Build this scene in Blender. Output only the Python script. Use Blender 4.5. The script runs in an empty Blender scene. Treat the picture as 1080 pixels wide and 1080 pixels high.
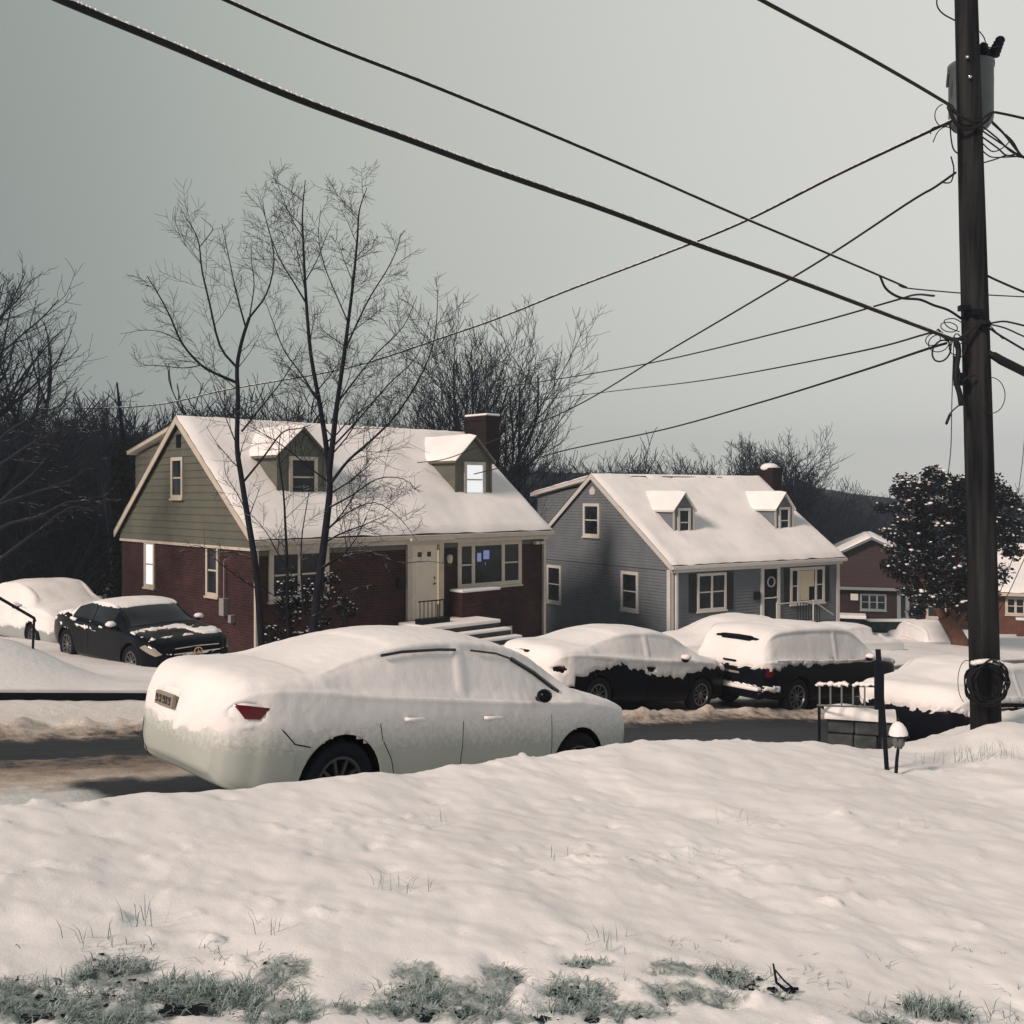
import bpy, bmesh, math, random
import numpy as np
from mathutils import Vector, Matrix, noise
R = math.radians
random.seed(7)
sc = bpy.context.scene
C = sc.collection

# ------------------------------------------------------------------ camera, sky, sun, exposure
EYE = 1.6                       # the camera's height over the yard it stands in
cam = bpy.data.cameras.new('camera'); camo = bpy.data.objects.new('camera', cam); C.objects.link(camo)
camo.location = (0, 0, EYE); camo.rotation_euler = (R(90), 0, 0)
cam.sensor_width = 36; cam.lens = 35.0; cam.shift_y = -17/1080
cam.clip_start = 0.05; cam.clip_end = 2000
sc.camera = camo

SUN_EL, SUN_AZ = R(33), (-0.73, -0.68)      # towards the light, in plan
world = bpy.data.worlds.new('World'); sc.world = world; world.use_nodes = True
wn = world.node_tree.nodes; wl = world.node_tree.links
for n in list(wn): wn.remove(n)
out = wn.new('ShaderNodeOutputWorld')
tc = wn.new('ShaderNodeTexCoord'); sx = wn.new('ShaderNodeSeparateXYZ')
wl.new(tc.outputs['Generated'], sx.inputs[0])
ns = wn.new('ShaderNodeTexNoise'); ns.inputs['Scale'].default_value = 1.3; ns.inputs['Detail'].default_value = 3
wl.new(tc.outputs['Generated'], ns.inputs['Vector'])
m1 = wn.new('ShaderNodeMath'); m1.operation = 'MULTIPLY_ADD'; m1.inputs[1].default_value = 0.17
wl.new(ns.outputs['Fac'], m1.inputs[0]); wl.new(sx.outputs['X'], m1.inputs[2])
m3 = wn.new('ShaderNodeMath'); m3.operation = 'MULTIPLY_ADD'; m3.inputs[1].default_value = 0.14
wl.new(sx.outputs['Z'], m3.inputs[0]); wl.new(m1.outputs[0], m3.inputs[2])
m2 = wn.new('ShaderNodeMapRange'); m2.inputs['From Min'].default_value = -0.5; m2.inputs['From Max'].default_value = 0.55
wl.new(m3.outputs[0], m2.inputs['Value'])
ramp = wn.new('ShaderNodeValToRGB'); wl.new(m2.outputs[0], ramp.inputs['Fac'])
e = ramp.color_ramp.elements
e[0].position = 0.0; e[0].color = (0.185, 0.218, 0.203, 1)
e[1].position = 1.0; e[1].color = (0.56, 0.56, 0.53, 1)
for p_, c_ in ((.1, (.195, .226, .212)), (.3, (.285, .31, .288)), (.53, (.405, .42, .383)), (.76, (.49, .50, .465))):
    x = e.new(p_); x.color = (*c_, 1)
bg = wn.new('ShaderNodeBackground'); bg.inputs['Strength'].default_value = 0.91
# unseen sky behind the camera and overhead dimmed to cut reflections and fill
mr0 = wn.new('ShaderNodeMapRange'); mr0.inputs['From Min'].default_value = -.9; mr0.inputs['From Max'].default_value = .25; mr0.inputs['To Min'].default_value = .38
wl.new(sx.outputs['Y'], mr0.inputs['Value'])
mu = wn.new('ShaderNodeMix'); mu.data_type = 'RGBA'; mu.blend_type = 'MULTIPLY'; mu.inputs['Factor'].default_value = 1
mz0 = wn.new('ShaderNodeMapRange'); mz0.inputs['From Min'].default_value = .45; mz0.inputs['From Max'].default_value = .95; mz0.inputs['To Min'].default_value = 1; mz0.inputs['To Max'].default_value = .5
wl.new(sx.outputs['Z'], mz0.inputs['Value'])
mm0 = wn.new('ShaderNodeMath'); mm0.operation = 'MULTIPLY'; wl.new(mr0.outputs[0], mm0.inputs[0]); wl.new(mz0.outputs[0], mm0.inputs[1])
wl.new(ramp.outputs[0], mu.inputs['A']); wl.new(mm0.outputs[0], mu.inputs['B']); wl.new(mu.outputs['Result'], bg.inputs['Color'])
sky = wn.new('ShaderNodeTexSky'); sky.sky_type = 'NISHITA'; sky.sun_disc = False
sky.sun_elevation = SUN_EL; sky.sun_rotation = math.atan2(SUN_AZ[0], SUN_AZ[1])
bg2 = wn.new('ShaderNodeBackground'); bg2.inputs['Strength'].default_value = 0.002
wl.new(sky.outputs[0], bg2.inputs['Color'])
ad = wn.new('ShaderNodeAddShader'); wl.new(bg.outputs[0], ad.inputs[0]); wl.new(bg2.outputs[0], ad.inputs[1])
wl.new(ad.outputs[0], out.inputs['Surface'])

sun = bpy.data.lights.new('sun', 'SUN'); suno = bpy.data.objects.new('sun', sun); C.objects.link(suno)
sun.energy = 2.75; sun.angle = R(11); sun.color = (1.0, 0.80, 0.675)
d = Vector((SUN_AZ[0]*math.cos(SUN_EL), SUN_AZ[1]*math.cos(SUN_EL), math.sin(SUN_EL))).normalized()
suno.rotation_euler = d.to_track_quat('Z', 'Y').to_euler()
suno.location = d*60

vs = sc.view_settings
vs.view_transform = 'Standard'; vs.look = 'None'; vs.gamma = 1; vs.exposure = 0.44
sc.cycles.max_bounces = 5

# ------------------------------------------------------------------ helpers
F = 1050.0
def P(px, py, z):
    """A point of the place: seen in direction (px, py), z metres in front of the camera."""
    return Vector(((px-540)/F*z, z, EYE-(py-523)/F*z))
TH = R(42); CT, ST = math.cos(TH), math.sin(TH)   # the street runs 42 degrees off the x axis, downhill
def xy(s, t): return (s*CT-t*ST, s*ST+t*CT)
def st(x, y): return (x*CT+y*ST, -x*ST+y*CT)
def ss(a, b, x):
    u = np.clip((x-a)/(b-a), 0, 1); return u*u*(3-2*u)
_s = np.array([-60, -20, 0, 14, 19, 28, 38, 55, 100, 300.]); _d = np.array([-3, -0.2, 2.155, 4.06, 4.58, 5.05, 6.0, 7.3, 9.0, 11.0])
_S = np.linspace(-60, 300, 1441); _D = np.interp(_S, _s, _d)
_k = np.ones(13)/13; _D = np.convolve(np.pad(_D, 6, mode='edge'), _k, mode='valid')
def d_road(s): return np.interp(s, _S, _D)
def d_yard(s): return np.where(s < 8.7, 1.58+0.11*s, 2.537+0.02*(s-8.7))
def t_edge(s): return 6.0-0.8*ss(7, 10.5, s)
def d_far(s, t):
    m = 0.66*ss(6.1, 3.8, s)*ss(14.1, 16.0, t)*ss(26, 19, t)
    m2 = 0.30*ss(27, 33, s)*ss(14.1, 17.0, t)*ss(30, 22, t)
    return d_road(s)+0.045*np.clip(t-14, 0, 22)-0.12-m-m2
def d_ground(s, t):
    s = np.asarray(s, float); t = np.asarray(t, float); te = t_edge(s)
    w = ss(0, 0.8, t-te)
    d = d_yard(s)*(1-w)+(d_road(s)+0.06)*w
    d = d-0.10*np.exp(-((s-6.9)/1.5)**2)*ss(4.2, 5.6, t)*(1-w)
    d = d-0.24*np.exp(-(((s-11.0)/.75)**2+((t-4.45)/.42)**2))
    d = d+0.16*ss(8.8, 10.5, s)*ss(3.8, 5.0, t)*(1-w)
    return np.where(t > 14.12, d_far(s, t), d)
def ground_z(x, y):
    s, t = st(x, y); return EYE-float(d_ground(s, t))

def tag(o, label=None, cat=None, group=None, kind=None):
    if label: o['label'] = label
    if cat: o['category'] = cat
    if group: o['group'] = group
    if kind: o['kind'] = kind
    return o
def empty(name, loc, rz=0, **k):
    o = bpy.data.objects.new(name, None); C.objects.link(o); o.location = loc; o.rotation_euler = (0, 0, rz)
    o.empty_display_size = 0.2
    return tag(o, **k)

class MB:
    def __init__(s): s.v = []; s.f = []; s.m = []; s.uv = None
    def add(s, vs, fs, mi=0):
        b = len(s.v); s.v += [tuple(p) for p in vs]; s.f += [tuple(b+i for i in f) for f in fs]; s.m += [mi]*len(fs)
    def box(s, a, b, mi=0, M=None):
        x0, y0, z0 = [min(a[i], b[i]) for i in range(3)]; x1, y1, z1 = [max(a[i], b[i]) for i in range(3)]
        vs = [Vector(p) for p in ((x0,y0,z0),(x1,y0,z0),(x1,y1,z0),(x0,y1,z0),(x0,y0,z1),(x1,y0,z1),(x1,y1,z1),(x0,y1,z1))]
        if M: vs = [M@p for p in vs]
        s.add(vs, ((0,3,2,1),(4,5,6,7),(0,1,5,4),(1,2,6,5),(2,3,7,6),(3,0,4,7)), mi)
    def prism(s, poly, axis, a, b, mi=0):
        """poly: 2-D points; extruded along axis from a to b ('x': poly is (y,z), 'y': (x,z), 'z': (x,y))"""
        def p3(p, h): return (h, p[0], p[1]) if axis == 'x' else (p[0], h, p[1]) if axis == 'y' else (p[0], p[1], h)
        n = len(poly); vs = [p3(p, a) for p in poly]+[p3(p, b) for p in poly]
        s.add(vs, [tuple(range(n)), tuple(range(2*n-1, n-1, -1))]+[(i, (i+1) % n, n+(i+1) % n, n+i) for i in range(n)], mi)
    def tube(s, pts, r, n=6, mi=0, cap=True):
        pts = [Vector(p) for p in pts]; k = len(pts)
        rs = r if isinstance(r, (list, tuple)) else [r]*k
        vs = []; up = Vector((0, 0, 1)); a = None
        for i, p in enumerate(pts):
            d = (pts[min(i+1, k-1)]-pts[max(i-1, 0)])
            d = d.normalized() if d.length > 1e-9 else Vector((0, 0, 1))
            if a is None: a = d.cross(up) if abs(d.z) < 0.95 else d.cross(Vector((1, 0, 0)))
            a = (a-d*a.dot(d))
            a = a.normalized() if a.length > 1e-6 else d.orthogonal().normalized()
            b = d.cross(a)
            for j in range(n):
                q = 2*math.pi*j/n; vs.append(p+(a*math.cos(q)+b*math.sin(q))*rs[i])
        fs = [(i*n+j, i*n+(j+1) % n, (i+1)*n+(j+1) % n, (i+1)*n+j) for i in range(k-1) for j in range(n)]
        if cap and n > 3: fs += [tuple(range(n-1, -1, -1)), tuple((k-1)*n+j for j in range(n))]
        s.add(vs, fs, mi)
    def lathe(s, prof, n=24, mi=0, M=None):
        """prof: (radius, z) list, round the z axis"""
        vs = []
        for r, z in prof:
            for j in range(n):
                q = 2*math.pi*j/n; p = Vector((r*math.cos(q), r*math.sin(q), z)); vs.append(M@p if M else p)
        k = len(prof)
        s.add(vs, [(i*n+j, i*n+(j+1) % n, (i+1)*n+(j+1) % n, (i+1)*n+j) for i in range(k-1) for j in range(n)], mi)
    def blob(s, c, r, mi=0, sq=0.6, n=7, m=5, jit=0.15):
        vs = []; c = Vector(c)
        for i in range(m+1):
            a = math.pi*i/m
            for j in range(n):
                q = 2*math.pi*j/n; k = 1+random.uniform(-jit, jit)
                vs.append(c+Vector((math.sin(a)*math.cos(q)*r*k, math.sin(a)*math.sin(q)*r*k, math.cos(a)*r*sq*k)))
        s.add(vs, [(i*n+j, (i+1)*n+j, (i+1)*n+(j+1) % n, i*n+(j+1) % n) for i in range(m) for j in range(n)], mi)
    def build(s, name, mats, parent=None, smooth=False, bevel=0, **k):
        me = bpy.data.meshes.new(name); me.from_pydata(s.v, [], s.f)
        if not isinstance(mats, (list, tuple)): mats = [mats]
        for m in mats: me.materials.append(m)
        me.polygons.foreach_set('material_index', s.m)
        if smooth: me.polygons.foreach_set('use_smooth', [True]*len(s.f))
        me.update(); me.validate()
        o = bpy.data.objects.new(name, me); C.objects.link(o)
        if parent: o.parent = parent
        if bevel:
            b = o.modifiers.new('b', 'BEVEL'); b.width = bevel; b.segments = 2; b.limit_method = 'ANGLE'
        return tag(o, **k)

# ------------------------------------------------------------------ materials
def mat(name, col, rough=0.7, metal=0.0, var=0.0, vscale=4.0, bump=0.0, bscale=30.0, emit=None, estr=0.0, spec=0.2, snow=0.0, col2=None):
    m = bpy.data.materials.new(name); m.use_nodes = True; nt = m.node_tree; n = nt.nodes; l = nt.links
    b = n['Principled BSDF']; b.inputs['Base Color'].default_value = (*col, 1)
    b.inputs['Roughness'].default_value = rough; b.inputs['Metallic'].default_value = metal
    b.inputs['Specular IOR Level'].default_value = spec
    if emit: b.inputs['Emission Color'].default_value = (*emit, 1); b.inputs['Emission Strength'].default_value = estr
    t = n.new('ShaderNodeTexCoord'); colout = None
    if var:
        z = n.new('ShaderNodeTexNoise'); z.inputs['Scale'].default_value = vscale; z.inputs['Detail'].default_value = 6
        l.new(t.outputs['Object'], z.inputs['Vector'])
        r = n.new('ShaderNodeMapRange'); r.inputs[1].default_value = 0.3; r.inputs[2].default_value = 0.7
        l.new(z.outputs['Fac'], r.inputs['Value'])
        mx = n.new('ShaderNodeMix'); mx.data_type = 'RGBA'
        c2 = col2 if col2 else tuple(c*(1-var) for c in col)
        mx.inputs['A'].default_value = (*c2, 1); mx.inputs['B'].default_value = (*col, 1)
        l.new(r.outputs[0], mx.inputs['Factor']); colout = mx.outputs['Result']
        l.new(colout, b.inputs['Base Color'])
    if bump:
        z = n.new('ShaderNodeTexNoise'); z.inputs['Scale'].default_value = bscale; z.inputs['Detail'].default_value = 5
        l.new(t.outputs['Object'], z.inputs['Vector'])
        bp = n.new('ShaderNodeBump'); bp.inputs['Strength'].default_value = bump; bp.inputs['Distance'].default_value = 0.02
        l.new(z.outputs['Fac'], bp.inputs['Height']); l.new(bp.outputs[0], b.inputs['Normal'])
    if snow:   # snow lying on whatever faces up
        g = n.new('ShaderNodeNewGeometry'); sp = n.new('ShaderNodeSeparateXYZ'); l.new(g.outputs['Normal'], sp.inputs[0])
        z = n.new('ShaderNodeTexNoise'); z.inputs['Scale'].default_value = 6; l.new(t.outputs['Object'], z.inputs['Vector'])
        a = n.new('ShaderNodeMath'); a.operation = 'MULTIPLY_ADD'; a.inputs[1].default_value = 0.9
        l.new(z.outputs['Fac'], a.inputs[0]); l.new(sp.outputs['Z'], a.inputs[2])
        r = n.new('ShaderNodeMapRange'); r.inputs[1].default_value = 1.45-snow; r.inputs[2].default_value = 1.55-snow
        l.new(a.outputs[0], r.inputs['Value'])
        mx = n.new('ShaderNodeMix'); mx.data_type = 'RGBA'; mx.inputs['A'].default_value = (*col, 1); mx.inputs['B'].default_value = (0.8, 0.8, 0.82, 1)
        if colout: l.new(colout, mx.inputs['A'])
        l.new(r.outputs[0], mx.inputs['Factor']); l.new(mx.outputs['Result'], b.inputs['Base Color'])
    return m

def snow_mat(name, col=(0.83, 0.825, 0.84), b1=0.35, s1=9, b2=0.25, s2=70, dirt=0.0):
    m = bpy.data.materials.new(name); m.use_nodes = True; nt = m.node_tree; n = nt.nodes; l = nt.links
    b = n['Principled BSDF']; b.inputs['Base Color'].default_value = (*col, 1); b.inputs['Roughness'].default_value = 0.75
    b.inputs['Specular IOR Level'].default_value = 0.25
    t = n.new('ShaderNodeTexCoord')
    z1 = n.new('ShaderNodeTexNoise'); z1.inputs['Scale'].default_value = s1; z1.inputs['Detail'].default_value = 4
    z2 = n.new('ShaderNodeTexNoise'); z2.inputs['Scale'].default_value = s2; z2.inputs['Detail'].default_value = 6
    for z in (z1, z2): l.new(t.outputs['Object'], z.inputs['Vector'])
    p1 = n.new('ShaderNodeBump'); p1.inputs['Strength'].default_value = b1; p1.inputs['Distance'].default_value = 0.03
    p2 = n.new('ShaderNodeBump'); p2.inputs['Strength'].default_value = b2; p2.inputs['Distance'].default_value = 0.006
    l.new(z1.outputs['Fac'], p1.inputs['Height']); l.new(z2.outputs['Fac'], p2.inputs['Height'])
    l.new(p1.outputs[0], p2.inputs['Normal']); l.new(p2.outputs[0], b.inputs['Normal'])
    z3 = n.new('ShaderNodeTexNoise'); z3.inputs['Scale'].default_value = 0.9; z3.inputs['Detail'].default_value = 7; z3.inputs['Roughness'].default_value = 0.65
    l.new(t.outputs['Object'], z3.inputs['Vector'])
    mx = n.new('ShaderNodeMix'); mx.data_type = 'RGBA'
    mx.inputs['A'].default_value = (*[c*(0.9-dirt) for c in col], 1); mx.inputs['B'].default_value = (*col, 1)
    r = n.new('ShaderNodeMapRange'); r.inputs[1].default_value = 0.35; r.inputs[2].default_value = 0.6
    l.new(z3.outputs['Fac'], r.inputs['Value']); l.new(r.outputs[0], mx.inputs['Factor']); l.new(mx.outputs['Result'], b.inputs['Base Color'])
    return m

def brick_mat(name, c1, c2, mortar):
    m = bpy.data.materials.new(name); m.use_nodes = True; nt = m.node_tree; n = nt.nodes; l = nt.links
    b = n['Principled BSDF']; b.inputs['Roughness'].default_value = 0.9; b.inputs['Specular IOR Level'].default_value = .2
    t = n.new('ShaderNodeTexCoord'); sp = n.new('ShaderNodeSeparateXYZ'); l.new(t.outputs['Object'], sp.inputs[0])
    a = n.new('ShaderNodeMath'); a.operation = 'ADD'; l.new(sp.outputs['X'], a.inputs[0]); l.new(sp.outputs['Y'], a.inputs[1])
    cb = n.new('ShaderNodeCombineXYZ'); l.new(a.outputs[0], cb.inputs['X']); l.new(sp.outputs['Z'], cb.inputs['Y'])
    br = n.new('ShaderNodeTexBrick'); l.new(cb.outputs[0], br.inputs['Vector'])
    br.inputs['Color1'].default_value = (*c1, 1); br.inputs['Color2'].default_value = (*c2, 1); br.inputs['Mortar'].default_value = (*mortar, 1)
    br.inputs['Scale'].default_value = 1.0; br.inputs['Brick Width'].default_value = 0.21; br.inputs['Row Height'].default_value = 0.075
    br.inputs['Mortar Size'].default_value = 0.008
    z = n.new('ShaderNodeTexNoise'); z.inputs['Scale'].default_value = 1.2; z.inputs['Detail'].default_value = 8; l.new(t.outputs['Object'], z.inputs['Vector'])
    r = n.new('ShaderNodeMapRange'); r.inputs[1].default_value = 0.3; r.inputs[2].default_value = 0.7; r.inputs[3].default_value = 0.65; r.inputs[4].default_value = 1.25
    l.new(z.outputs['Fac'], r.inputs['Value'])
    mx = n.new('ShaderNodeMix'); mx.data_type = 'RGBA'; mx.blend_type = 'MULTIPLY'; mx.inputs['Factor'].default_value = 1
    l.new(br.outputs['Color'], mx.inputs['A']); l.new(r.outputs[0], mx.inputs['B']); l.new(mx.outputs['Result'], b.inputs['Base Color'])
    bp = n.new('ShaderNodeBump'); bp.inputs['Strength'].default_value = 0.5; bp.inputs['Distance'].default_value = 0.008; bp.invert = True
    l.new(br.outputs['Fac'], bp.inputs['Height']); l.new(bp.outputs[0], b.inputs['Normal'])
    return m

def siding_mat(name, col, pitch=0.16, col2=None):
    m = bpy.data.materials.new(name); m.use_nodes = True; nt = m.node_tree; n = nt.nodes; l = nt.links
    b = n['Principled BSDF']; b.inputs['Roughness'].default_value = 0.6
    t = n.new('ShaderNodeTexCoord'); sp = n.new('ShaderNodeSeparateXYZ'); l.new(t.outputs['Object'], sp.inputs[0])
    a = n.new('ShaderNodeMath'); a.operation = 'DIVIDE'; a.inputs[1].default_value = pitch; l.new(sp.outputs['Z'], a.inputs[0])
    f = n.new('ShaderNodeMath'); f.operation = 'FRACT'; l.new(a.outputs[0], f.inputs[0])
    bp = n.new('ShaderNodeBump'); bp.inputs['Strength'].default_value = 0.9; bp.inputs['Distance'].default_value = 0.02; bp.invert = True
    l.new(f.outputs[0], bp.inputs['Height']); l.new(bp.outputs[0], b.inputs['Normal'])
    z = n.new('ShaderNodeTexNoise'); z.inputs['Scale'].default_value = 1.5; z.inputs['Detail'].default_value = 8; l.new(t.outputs['Object'], z.inputs['Vector'])
    r = n.new('ShaderNodeMapRange'); r.inputs[1].default_value = 0.35; r.inputs[2].default_value = 0.65
    l.new(z.outputs['Fac'], r.inputs['Value'])
    mx = n.new('ShaderNodeMix'); mx.data_type = 'RGBA'; mx.inputs['A'].default_value = (*(col2 or tuple(c*0.8 for c in col)), 1); mx.inputs['B'].default_value = (*col, 1)
    l.new(r.outputs[0], mx.inputs['Factor']); l.new(mx.outputs['Result'], b.inputs['Base Color'])
    return m

def glass_mat(name, col=(0.012, 0.016, 0.022), rough=0.08):
    return mat(name, col, rough=rough, spec=0.5, bump=0.03, bscale=2)

SNOW = snow_mat('snow'); SNOWF = snow_mat('snow_foreground', b1=0.2, s1=9, b2=0.32, s2=90)
SNOWR = snow_mat('snow_roof', b1=0.25, s1=5, b2=0.15, s2=40)
SNOWC = snow_mat('snow_car', b1=0.25, s1=6, b2=0.35, s2=45)
TRIM = mat('white_trim', (0.52, 0.48, 0.42), 0.5, var=0.15)
TRIMB = mat('grey_white_trim', (0.58, 0.57, 0.55), 0.5, var=0.1)
GLASS = mat('dark_glass', (0.022, 0.028, 0.036), rough=.12, spec=.25, var=.8, vscale=1.6, col2=(.004, .007, .012), bump=.03, bscale=2)
SHIN = mat('dark_shingle', (0.02, 0.022, 0.028), 0.9, var=0.4, vscale=12, bump=0.4, bscale=20)
BLACKM = mat('black_metal', (0.004, 0.006, 0.013), 0.5, var=0.3, spec=.15)
RUBBER = mat('tyre_rubber', (0.004, 0.006, 0.012), 0.8, spec=.15)
BRICK = brick_mat('dark_red_brick', (0.048, 0.018, 0.020), (0.027, 0.011, 0.0135), (0.050, 0.036, 0.035))
BRICKCH = brick_mat('chimney_brick', (0.018, 0.009, 0.012), (0.012, 0.007, 0.010), (0.016, 0.012, 0.014))
OLIVE = siding_mat('olive_siding', (0.098, 0.103, 0.082), 0.2, (0.078, 0.084, 0.070))
GREY = siding_mat('grey_siding', (0.130, 0.150, 0.172), 0.12, (0.108, 0.126, 0.147))
LIT = mat('lit_pane', (0.6, 0.6, 0.6), 0.4, emit=(0.93, 0.97, 1.0), estr=.5)
LITW = mat('curtain_lit_pane', (0.42, 0.36, 0.27), 0.5, emit=(0.9, 0.75, 0.5), estr=0.05)
TVGL = mat('screen_glow', (0.02, 0.03, 0.05), 0.3, emit=(0.35, 0.42, 0.8), estr=0.32)

# ------------------------------------------------------------------ ground, road, yard
def uvv_(S, T):
    k = ss(7.0, 9.5, S)*ss(11.5, 10.8, T); v = T+0.95*ss(15.2, 19, S)
    return v*(1-k)+np.maximum(v, 10.75)*k
def grid_obj(name, S, T, fz, m, uv=False, smooth=True, **k):
    SS, TT = np.meshgrid(S, T, indexing='ij'); X = SS*CT-TT*ST; Y = SS*ST+TT*CT
    Z = fz(SS, TT, X, Y)
    a, b = SS.shape
    v = np.stack([X.ravel(), Y.ravel(), Z.ravel()], 1)
    idx = np.arange(a*b).reshape(a, b)
    f = np.stack([idx[:-1, :-1].ravel(), idx[1:, :-1].ravel(), idx[1:, 1:].ravel(), idx[:-1, 1:].ravel()], 1)
    me = bpy.data.meshes.new(name); me.vertices.add(len(v)); me.vertices.foreach_set('co', v.ravel())
    me.loops.add(f.size); me.loops.foreach_set('vertex_index', f.ravel().astype(np.int32))
    me.polygons.add(len(f)); me.polygons.foreach_set('loop_start', np.arange(0, f.size, 4, dtype=np.int32))
    me.update(calc_edges=True)
    me.polygons.foreach_set('use_smooth', [smooth]*len(f))
    if uv:
        u = me.uv_layers.new(name='UVMap'); st_ = np.stack([SS.ravel(), uvv_(SS, TT).ravel()], 1)[f.ravel()]
        u.data.foreach_set('uv', st_.ravel())
    ml = m if isinstance(m, (list, tuple)) else [m]
    for q in ml: me.materials.append(q)
    o = bpy.data.objects.new(name, me); C.objects.link(o)
    return tag(o, **k)

def nz(X, Y, sc_, seed=0.0, octv=3):
    o = np.empty(X.size); xs = (X.ravel()*sc_).tolist(); ys = (Y.ravel()*sc_).tolist()
    for i in range(len(xs)): o[i] = noise.fractal((xs[i], ys[i], seed), 0.8, 2.1, octv)
    return o.reshape(X.shape)

# far ground: one sheet to the horizon
Sg = np.concatenate([np.arange(-300, -20, 14), np.arange(-20, 62, 0.4), np.arange(62, 600, 14)])
Tg = np.concatenate([np.arange(-120, -6, 6), np.arange(-6, 5, 1.0), np.arange(5, 7.4, 0.2), [8, 11, 14.11, 14.13], np.arange(14.3, 45, 0.4), np.arange(45, 120, 3), np.arange(120, 700, 20)])
def fz_g(S, T, X, Y):
    z = EYE-d_ground(S, T)
    n = nz(X, Y, 0.35, 3.0, 3)*0.07+nz(X, Y, 1.5, 5.0, 2)*0.02
    z = z+np.where(T > 14.4, n, 0)
    z = np.where(T < 6.9, z-0.35, z)
    z = z+ss(60, 160, T)*3.0
    return z
grid_obj('snowy_ground', Sg, Tg, fz_g, SNOW, kind='structure')

# melted patches in the foreground where the lawn shows through: (px, py, half width, half depth)
PATCH = [(10, 1052, .17, .14), (118, 1020, .14, .10), (100, 1062, .24, .10), (215, 1040, .25, .10), (300, 1022, .11, .09), (300, 1060, .15, .09),
         (440, 1025, .10, .07), (475, 1045, .24, .08), (530, 1028, .09, .08), (400, 1062, .18, .05), (500, 1068, .28, .05),
         (620, 1014, .12, .035), (612, 1040, .15, .07), (715, 1022, .12, .07), (735, 1050, .22, .08), (640, 1062, .26, .06), (770, 1028, .13, .07), (990, 1058, .14, .07), (820, 1050, .07, .03), (935, 1075, .16, .03)]
def yard_pt(px, py):
    a = (px-540)/F; b = (py-523)/F; z = 5.0
    for _ in range(12): z = float(d_yard(a*z*CT+z*ST))/b
    return a*z, z
PXY = [(*yard_pt(px, py), a*1.15, b*1.6) for px, py, a, b in PATCH]
def patch_w(X, Y):
    w = np.zeros(X.shape)
    for cx, cy, a, b in PXY:
        r = np.sqrt(((X-cx)/a)**2+((Y-cy)/b)**2); w = np.maximum(w, ss(1.35, 0.55, r))
    return w
def yard_z(S, T, X, Y):
    z = EYE-d_ground(S, T)
    n = nz(X, Y, 0.55, 1.0, 3)*0.05+nz(X, Y, 2.4, 2.0, 3)*0.022
    near = ss(9, 3, Y)
    fx = X*0.94-Y*0.34; fy = X*0.34+Y*0.94
    n2 = nz(fx*0.5, fy*1.5, 6.0, 8.0, 3)
    n = n+n2*0.004+near*nz(X, Y, 16.0, 4.0, 2)*0.0045
    lump = nz(X, Y, 7.0, 9.0, 2); msk = ss(-.1, .4, nz(X, Y, .8, 30.0, 2)); n = n+np.clip(lump-0.34, 0, 1)*0.07*msk+np.clip(nz(X, Y, 18, 31.0, 2)-.38, 0, 1)*.035*msk+np.clip(-lump-.5, 0, 1)*-.04
    pw = patch_w(X, Y)*ss(-.35, .25, nz(X, Y, 7.0, 12.0, 3)+0.25)
    n = n-pw*0.018+pw*nz(X, Y, 15, 13.0, 3)*0.045
    return z+n
Sy = np.concatenate([np.arange(-16, -2, 0.16), np.arange(-2, 6, 0.03), np.arange(6, 14, 0.06), np.arange(14, 30, 0.3)])
Ty = np.concatenate([np.arange(-6, 0.6, 0.12), np.arange(0.6, 5, 0.03), np.arange(5, 6.95, 0.05)])
# the yard's snow: white, with turf showing where it has melted through
ym = SNOWF.copy(); ym.name = 'yard_snow_and_turf'
nt = ym.node_tree; n = nt.nodes; l = nt.links; b = n['Principled BSDF']
at = n.new('ShaderNodeAttribute'); at.attribute_name = 'melt'
zz = n.new('ShaderNodeTexNoise'); zz.inputs['Scale'].default_value = 26; zz.inputs['Detail'].default_value = 8; zz.inputs['Roughness'].default_value = 0.7
tcc = n.new('ShaderNodeTexCoord'); l.new(tcc.outputs['Object'], zz.inputs['Vector'])
mm = n.new('ShaderNodeMath'); mm.operation = 'MULTIPLY_ADD'; mm.inputs[1].default_value = 1.6
l.new(zz.outputs['Fac'], mm.inputs[0]); l.new(at.outputs['Fac'], mm.inputs[2])
mr = n.new('ShaderNodeMapRange'); mr.inputs[1].default_value = 1.30; mr.inputs[2].default_value = 1.9
l.new(mm.outputs[0], mr.inputs['Value'])
turf = n.new('ShaderNodeMix'); turf.data_type = 'RGBA'; turf.inputs['A'].default_value = (0.03, 0.042, 0.045, 1); turf.inputs['B'].default_value = (0.36, 0.45, 0.43, 1)
z5 = n.new('ShaderNodeTexNoise'); z5.inputs['Scale'].default_value = 60; l.new(tcc.outputs['Object'], z5.inputs['Vector']); l.new(z5.outputs['Fac'], turf.inputs['Factor'])
old = b.inputs['Base Color'].links[0].from_socket
mx = n.new('ShaderNodeMix'); mx.data_type = 'RGBA'; l.new(old, mx.inputs['A']); l.new(turf.outputs['Result'], mx.inputs['B'])
l.new(mr.outputs[0], mx.inputs['Factor']); l.new(mx.outputs['Result'], b.inputs['Base Color'])
yard = grid_obj('yard_snow', Sy, Ty, yard_z, ym, kind='structure')
_co = np.empty(len(yard.data.vertices)*3); yard.data.vertices.foreach_get('co', _co); _co = _co.reshape(-1, 3)
_pw = patch_w(_co[:, 0], _co[:, 1])
at_ = yard.data.attributes.new('melt', 'FLOAT', 'POINT'); at_.data.foreach_set('value', _pw)

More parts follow.
